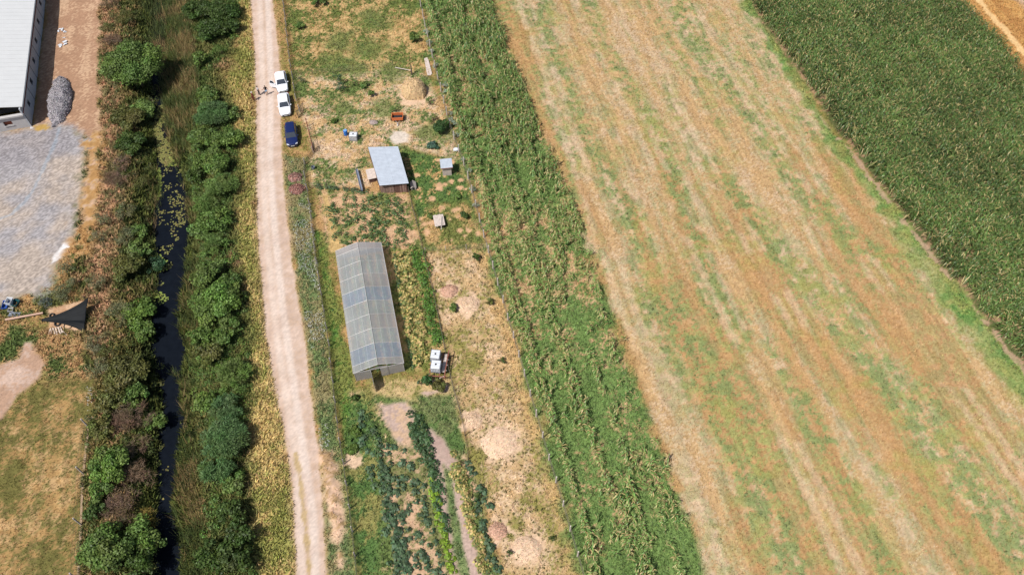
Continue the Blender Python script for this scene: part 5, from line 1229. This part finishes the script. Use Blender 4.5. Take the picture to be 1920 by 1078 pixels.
person('person in a dark top and light blue shorts closest to the open car door', P(501, 178), R(20), cloth('dark_shirt', S(44,40,44)), cloth('light_shorts', S(150,180,206)), False, None, True, ((-.34, .02), (.10, .05)), .12, 1.78)

# ---------------------------------------------------------------- hay, trailer, heaps
def heap_mesh(name, rx, ry, h, m, col, seed, n=44, power=.75, rough=.12, shards=0, shard=(.12, .05), cols2=None, lobes=0):
    g = np.linspace(-1.05, 1.05, n); A, B = np.meshgrid(g, g); A = A.ravel(); B = B.ravel()
    wob = 1+.16*(fbm(A*rx+7*seed, B*ry, max(rx, .6)*.9, seed)-.5)*2
    rr = np.sqrt(A*A+B*B)*wob; z = h*np.clip(1-rr**2, 0, None)**power
    if lobes: z = z*(.8+.4*fbm(A*rx+3, B*ry+seed, ry/lobes*1.0, seed+5, 2))
    z = z + rough*(fbm(A*rx, B*ry, .5, seed+1)-.5)*smooth(1.05, .8, rr) - .08*smooth(.95, 1.05, rr)
    V = np.stack([A*rx, B*ry, z], 1); ii = np.arange(n*n).reshape(n, n)
    F = np.stack([ii[:-1, :-1], ii[:-1, 1:], ii[1:, 1:], ii[1:, :-1]], -1).reshape(-1, 4)
    F = F[(rr[F] < 1.04).all(1)]; us, inv = np.unique(F, return_inverse=True); V = V[us]; F = inv.reshape(-1, 4)
    C_ = vary(col, len(V), .12, .03)
    T_ = np.concatenate([F[:, [0, 1, 2]], F[:, [0, 2, 3]]])
    if shards:
        k = rng.integers(0, len(V), shards); q = V[k]+rng.normal(size=(shards, 3))*(.05, .05, .01)+np.array((0, 0, .02))
        c2 = vary(col, shards, .28, .04)
        if cols2 is not None: sel = rng.random(shards) < .4; c2[sel] = vary(cols2, sel.sum(), .2, .04)
        V2, F2, C2 = leafquads(q, np.stack([V[k, 0]/rx**2, V[k, 1]/ry**2, np.full(shards, .6)], 1)+rng.normal(size=(shards, 3))*.45, shard[0]*(.5+rng.random(shards)), shard[1], c2)
        T2 = np.concatenate([F2[:, [0, 1, 2]], F2[:, [0, 2, 3]]])+len(V); V = np.concatenate([V, V2]); T_ = np.concatenate([T_, T2]); C_ = np.concatenate([C_, C2])
    return mesh_np(name, V, T_, C_, m)
ho_ = P(778.5, 174); c_hay = S(238,204,156)
tag(link('hay_stack', heap_mesh('hay_stack', 1.95, 1.9, 2.5, M_STRAW, c_hay, 11, 46, .62, .30, 1500, (.4, .05), S(236,206,166)), None, ho_), 'big rounded stack of pale hay on the upper plot', 'hay stack')
for px, py, r, h, lab in ((877,573,1.5,.28,'spread heap of pale straw, the upper big one on the dry plot'), (843,545,1.1,.45,'small brownish earth heap beside the upper straw on the dry plot'), (938,830,2.1,.3,'largest spread of pale straw, in the middle of the dry plot'), (888,787,1.2,.32,'round straw heap beside the inner fence'), (933,995,1.1,.35,'reddish straw heap beside the lower vegetable beds'), (988,1027,1.6,.35,'pale straw heap nearest to the bottom edge')):
    earth = 'earth' in lab or 'reddish' in lab
    tag(link('straw_heap', heap_mesh('straw_heap', r, r*.9, h, M_STRAW, S(232,188,160) if earth else S(248,214,180), px % 37, 30, 1.0, .10, 700, (.3, .04)), None, G(px, py)), lab, 'heap')
gp = P(110, 187, .5)*np.array((1, 1, 0))
M_STONE = mat('crushed_stone', attr=True, rough=.9, noise=(9, .8, 1.2))
tag(link('gravel_heap', heap_mesh('gravel_heap', 1.75, 5.4, 1.35, M_STONE, S(166,160,162), 5, 64, .55, .30, 6500, (.13, .11), S(206,200,204), 4), None, gp, R(14)), 'long heap of grey crushed stone beside the warehouse wall', 'gravel heap')
tag(link('ash_heap', heap_mesh('ash_heap', .65, .6, .3, M_STONE, S(176,158,150), 8, 22, .8, .06, 120, (.1, .06)), None, P(700, 230)), 'small grey ash heap on dry grass above the white tank', 'heap')
M_RUB = mat('rubble', attr=True, rough=.9, noise=(6, .8, 1.2))
tag(link('rubble_heap', heap_mesh('rubble_heap', 1.0, .9, .55, M_RUB, S(178,128,116), 21, 26, .7, .2, 500, (.5, .08), S(206,176,160)), None, P(553, 334)), 'upper heap of reddish broken sticks and tiles on the road verge', 'rubble heap')
tag(link('rubble_heap', heap_mesh('rubble_heap', 1.2, 1.0, .5, M_RUB, S(160,112,102), 23, 26, .7, .2, 600, (.5, .07), S(196,150,134)), None, P(557, 355)), 'lower heap of reddish broken sticks and tiles on the road verge', 'rubble heap')
bk_ = P(588, 317); t = thing('bucket', 'small grey bucket on dry grass inside the garden fence bend', 'bucket', bk_)
b = MB(); b.loft([[(r*math.cos(a), r*math.sin(a), z) for a in np.linspace(0, 6.283, 14, endpoint=False)] for r, z in ((.2, 0), (.27, .5), (.24, .5), (.19, .06))]); b.build('shell', M_STEELB, t)
b = MB(); pv = None
for a in np.linspace(0, math.pi, 9):
    q = (.27*math.cos(a), .27*math.sin(a)*.8, .5+.03*math.sin(a))
    if pv: b.tube(pv, q, .012, n=5)
    pv = q
b.build('handle', M_POSTD, t)

M_OR = mat('orange_paint', S(236,132,78), rough=.45, noise=(3, .85, 1.08))
tp = P(746, 230); tr = thing('trailer', 'small orange box trailer with an empty dark bed on the upper plot', 'trailer', tp, R(4))
b = MB(); w_, d_, z0, z1 = 1.65, 1.15, .42, .86
b.box((0, d_/2, z0), (w_, d_, .05)); b.build('bed', M_DARKIN, tr)
for c, dm in (((0, 0, (z0+z1)/2), (w_, .06, z1-z0)), ((0, d_, (z0+z1)/2), (w_, .06, z1-z0)), ((-w_/2, d_/2, (z0+z1)/2), (.06, d_-.07, z1-z0)), ((w_/2, d_/2, (z0+z1)/2), (.06, d_-.07, z1-z0))):
    b = MB(); b.box(c, dm); b.build('side_board', M_OR, tr)
b = MB(); b.box((0, 0, z1+.02), (w_+.06, .10, .04)); b.box((0, d_, z1+.02), (w_+.06, .10, .04)); b.build('rail', M_OR, tr)
for s in (-1, 1):
    b = MB(); b.tube((s*(w_/2+.06), d_/2, .28), (s*(w_/2+.22), d_/2, .28), .28, n=14); w = b.build('wheel', M_TYRE, tr)
    b = MB(); b.tube((s*(w_/2+.2), d_/2, .28), (s*(w_/2+.228), d_/2, .28), .14, n=10); b.build('rim', M_TANK, w)
b = MB(); b.tube((-.3, 0, .4), (0, -.75, .35), .035, n=6); b.tube((.3, 0, .4), (0, -.75, .35), .035, n=6); b.build('drawbar', M_CAGE, tr)
b = MB(); b.tube((0, -.72, .02), (0, -.72, .55), .05, n=7); b.tube((-.06, -.72, .12), (.06, -.72, .12), .12, n=10); b.build('jockey_wheel', M_TANK, tr)
b = MB(); b.ball((0, 0, .28), .34, (1.3, .9, .8), 12, 7); b.ball((.3, .1, .14), .2, (1.3, 1, .7), 10, 6); b.ball((-.25, -.05, .15), .18, (1.2, 1, .8), 10, 6); tag(b.build('white_bag', M_TANK, None, P(855.5, 283)), 'crumpled white bag lying at the post fence by the maize strip', 'bag')
for q, s_, lab in (((114,57),.5,'larger crumpled white foam scrap on the brown track'), ((121,61),.4,'small white foam scrap, the right one of the upper pair on the brown track'), ((124,84),.7,'flat white foam board on the brown track, the lower right one'), ((114,86),.6,'broken white foam board on the brown track, the lower left one'), ((121,72),.25,'tiny white scrap midway between the foam pieces on the brown track')):
    b = MB(); g = np.random.default_rng(int(q[0]*7+q[1]))
    for k in range(4): b.box((g.normal()*s_*.35, g.normal()*s_*.35, .05+.03*k), (s_*g.uniform(.5, 1.1), s_*g.uniform(.3, .7), .04), g.random()*3, g.normal()*.12)
    tag(b.build('foam_scrap', M_TANK, None, P(*q)), lab, 'scrap')
# ---- the corner with the tarpaulin
M_TARP = mat('black_tarpaulin', S(24,27,30), rough=.6, spec=.10, noise=(2, .8, 1.25))
tips = [P(78, 602, .5), P(112, 604, .45), P(148, 612, .35), P(158, 625, .15)]; tope = [P(78, 598, .6), P(112, 590, 1.0), P(146, 574, 1.5), P(166, 557, 1.8)]
n1, n2 = 30, 22; VV = []
def bez(p, t): return sum(math.comb(3, i)*t**i*(1-t)**(3-i)*p[i] for i in range(4))
to_ = tips[1].copy(); to_[2] = 0
for i in range(n1):
    u = i/(n1-1); a = bez(tope, u); c = bez(tips, u)
    for j in range(n2):
        v = j/(n2-1); q = a*(1-v)+c*v; q[2] += u*(.11*math.sin(v*15+u*3)*v+.05*math.sin(v*37)*v) - .25*math.sin(math.pi*v)*u; q[0] += u*u*.35*math.sin(v*math.pi)*(-.6); q[2] = max(q[2], gz(q[0], q[1])+.06)
        VV.append(q-to_)
ii = np.arange(n1*n2).reshape(n1, n2); F = np.stack([ii[:-1, :-1], ii[1:, :-1], ii[1:, 1:], ii[:-1, 1:]], -1).reshape(-1, 4)
o = link('tarpaulin', mesh_np('tarpaulin', np.array(VV), F, None, M_TARP, True), None, to_); sm = o.modifiers.new('thick', 'SOLIDIFY'); sm.thickness = .012
tag(o, 'black tarpaulin stretched to a point over bare earth near the gravel yard', 'tarpaulin')
for a, h, lab in (((79,603),.75,'short dark stake at the pointed end of the tarpaulin'), ((168,571),1.9,'tall dark stake at the upper wide end of the tarpaulin')):
    b = MB(); b.tube((0, 0, -.2), (.03, 0, h), .05, .04, 7); b.tube((-.1, 0, h-.1), (.1, 0, h-.05), .02, n=5); q = P(*a); q[2] = gz(q[0], q[1]); tag(b.build('stake', M_POSTD, None, q), lab, 'stake')
M_LOG = mat('peeled_log', S(214,176,154), rough=.85, noise=(5, .85, 1.1))
A = P(13, 602); C_ = P(83, 589); t = thing('log_rail', 'peeled log laid as a rail beside the junk pile', 'log', A)
b = MB(); dd = rel(C_+(0, 0, .32), A); b.tube((0, 0, .32), dd, .15, .12, 10); b.build('log', M_LOG, t)
for f in (.03, .97): b = MB(); b.tube((dd[0]*f, dd[1]*f, -.1), (dd[0]*f, dd[1]*f, .28), .09, n=7); b.build('support', M_POSTD, t)
def tub(name, label, at, w, d, h, m, rz):
    t = thing(name, label, 'tub', at, rz); b = MB()
    b.loft([[(-w*k, -d*k, z), (w*k, -d*k, z), (w*k, d*k, z), (-w*k, d*k, z)] for k, z in ((.42, 0), (.5, h), (.45, h), (.38, .05))]); b.build('shell', m, t)
    b = MB(); b.box((0, -d*.5-.02, h), (w*1.06, .05, .05)); b.box((0, d*.5+.02, h), (w*1.06, .05, .05)); b.build('rim', m, t)
M_TEAL = mat('dark_teal_plastic', S(40,92,96), rough=.5, noise=(3, .85, 1.1)); M_DBL = mat('deep_blue_plastic', S(40,84,168), rough=.5, noise=(3, .85, 1.1))
tub('plastic_tub', 'deep blue plastic tub at the left of the junk pile by the yard', P(12, 574), .7, 1.2, .4, M_DBL, R(8)); tub('plastic_tub', 'white plastic container standing in the junk pile', P(21.5, 570), .75, .9, .8, M_TANK, R(-4)); tub('plastic_tub', 'dark teal plastic tub at the right of the junk pile', P(31, 571), .8, .9, .45, M_TEAL, R(-14)); tub('plastic_tub', 'small off-white pot in front of the junk pile', P(22, 583), .6, .5, .35, M_PLAST, R(10))
b = MB(); b.slab([(-.7, -.3, .06), (.7, -.35, .03), (.75, .3, .08), (-.6, .35, .12)], (0, 0, 1), .02); b.slab([(-.6, -.2, .10), (.3, -.25, .12), (.35, .2, .16), (-.5, .25, .14)], (0, 0, 1), .02); tag(b.build('metal_sheet', M_STEELB, None, P(27, 590)), 'bent grey metal sheet lying below the junk pile', 'metal sheet')
def ring(name, label, at, r, rt, m, rx=0.0, cat='tyre'):
    b = MB(); rings = []
    for a in np.linspace(0, 6.283, 24, endpoint=False):
        rings.append([((r+rt*math.cos(q))*math.cos(a), (r+rt*math.cos(q))*math.sin(a), rt*math.sin(q)*1.2+rt) for q in np.linspace(0, 6.283, 8, endpoint=False)])
    b.loft(rings+[rings[0]], cap=False); o = b.build(name, m, None, at); o.rotation_euler = (rx, 0, .4); tag(o, label, cat)
ring('tyre', 'small worn tyre half under the upper edge of the tarpaulin', P(98, 592), .26, .09, M_TYRE); ring('tyre', 'worn tyre half hidden under the lower edge of the tarpaulin', P(109, 607), .34, .11, M_TYRE, .1); ring('hose_coil', 'thin dark coil of hose on bare earth below the tarpaulin', P(128, 611), .50, .05, M_TYRE, 0, 'hose')
M_PL = mat('fresh_plank', S(228,206,188), rough=.8, noise=(5, .85, 1.08))
for k, (a, c) in enumerate((((95,616),(98,626)), ((99.5,615.5),(104,627)), ((105,615),(108.5,628)), ((109.5,614),(114,627)), ((113.5,613.5),(118,625)), ((118,621),(126,629)), ((94,619),(92.5,628)))):
    A = P(*a); C_ = P(*c); l = np.linalg.norm(C_-A); b = MB(); b.box((0, l/2, 0), (.17 if k < 5 else .08, l, .05)); b.box((0, l/2, -.04), (.06, .3, .04)); o = b.build('loose_plank', M_PL, None, A+(0, 0, .12), math.atan2((C_-A)[1], (C_-A)[0])-math.pi/2)
    tag(o, 'pale plank lying side by side with others below the tarpaulin', 'plank', 'loose planks below the tarpaulin')
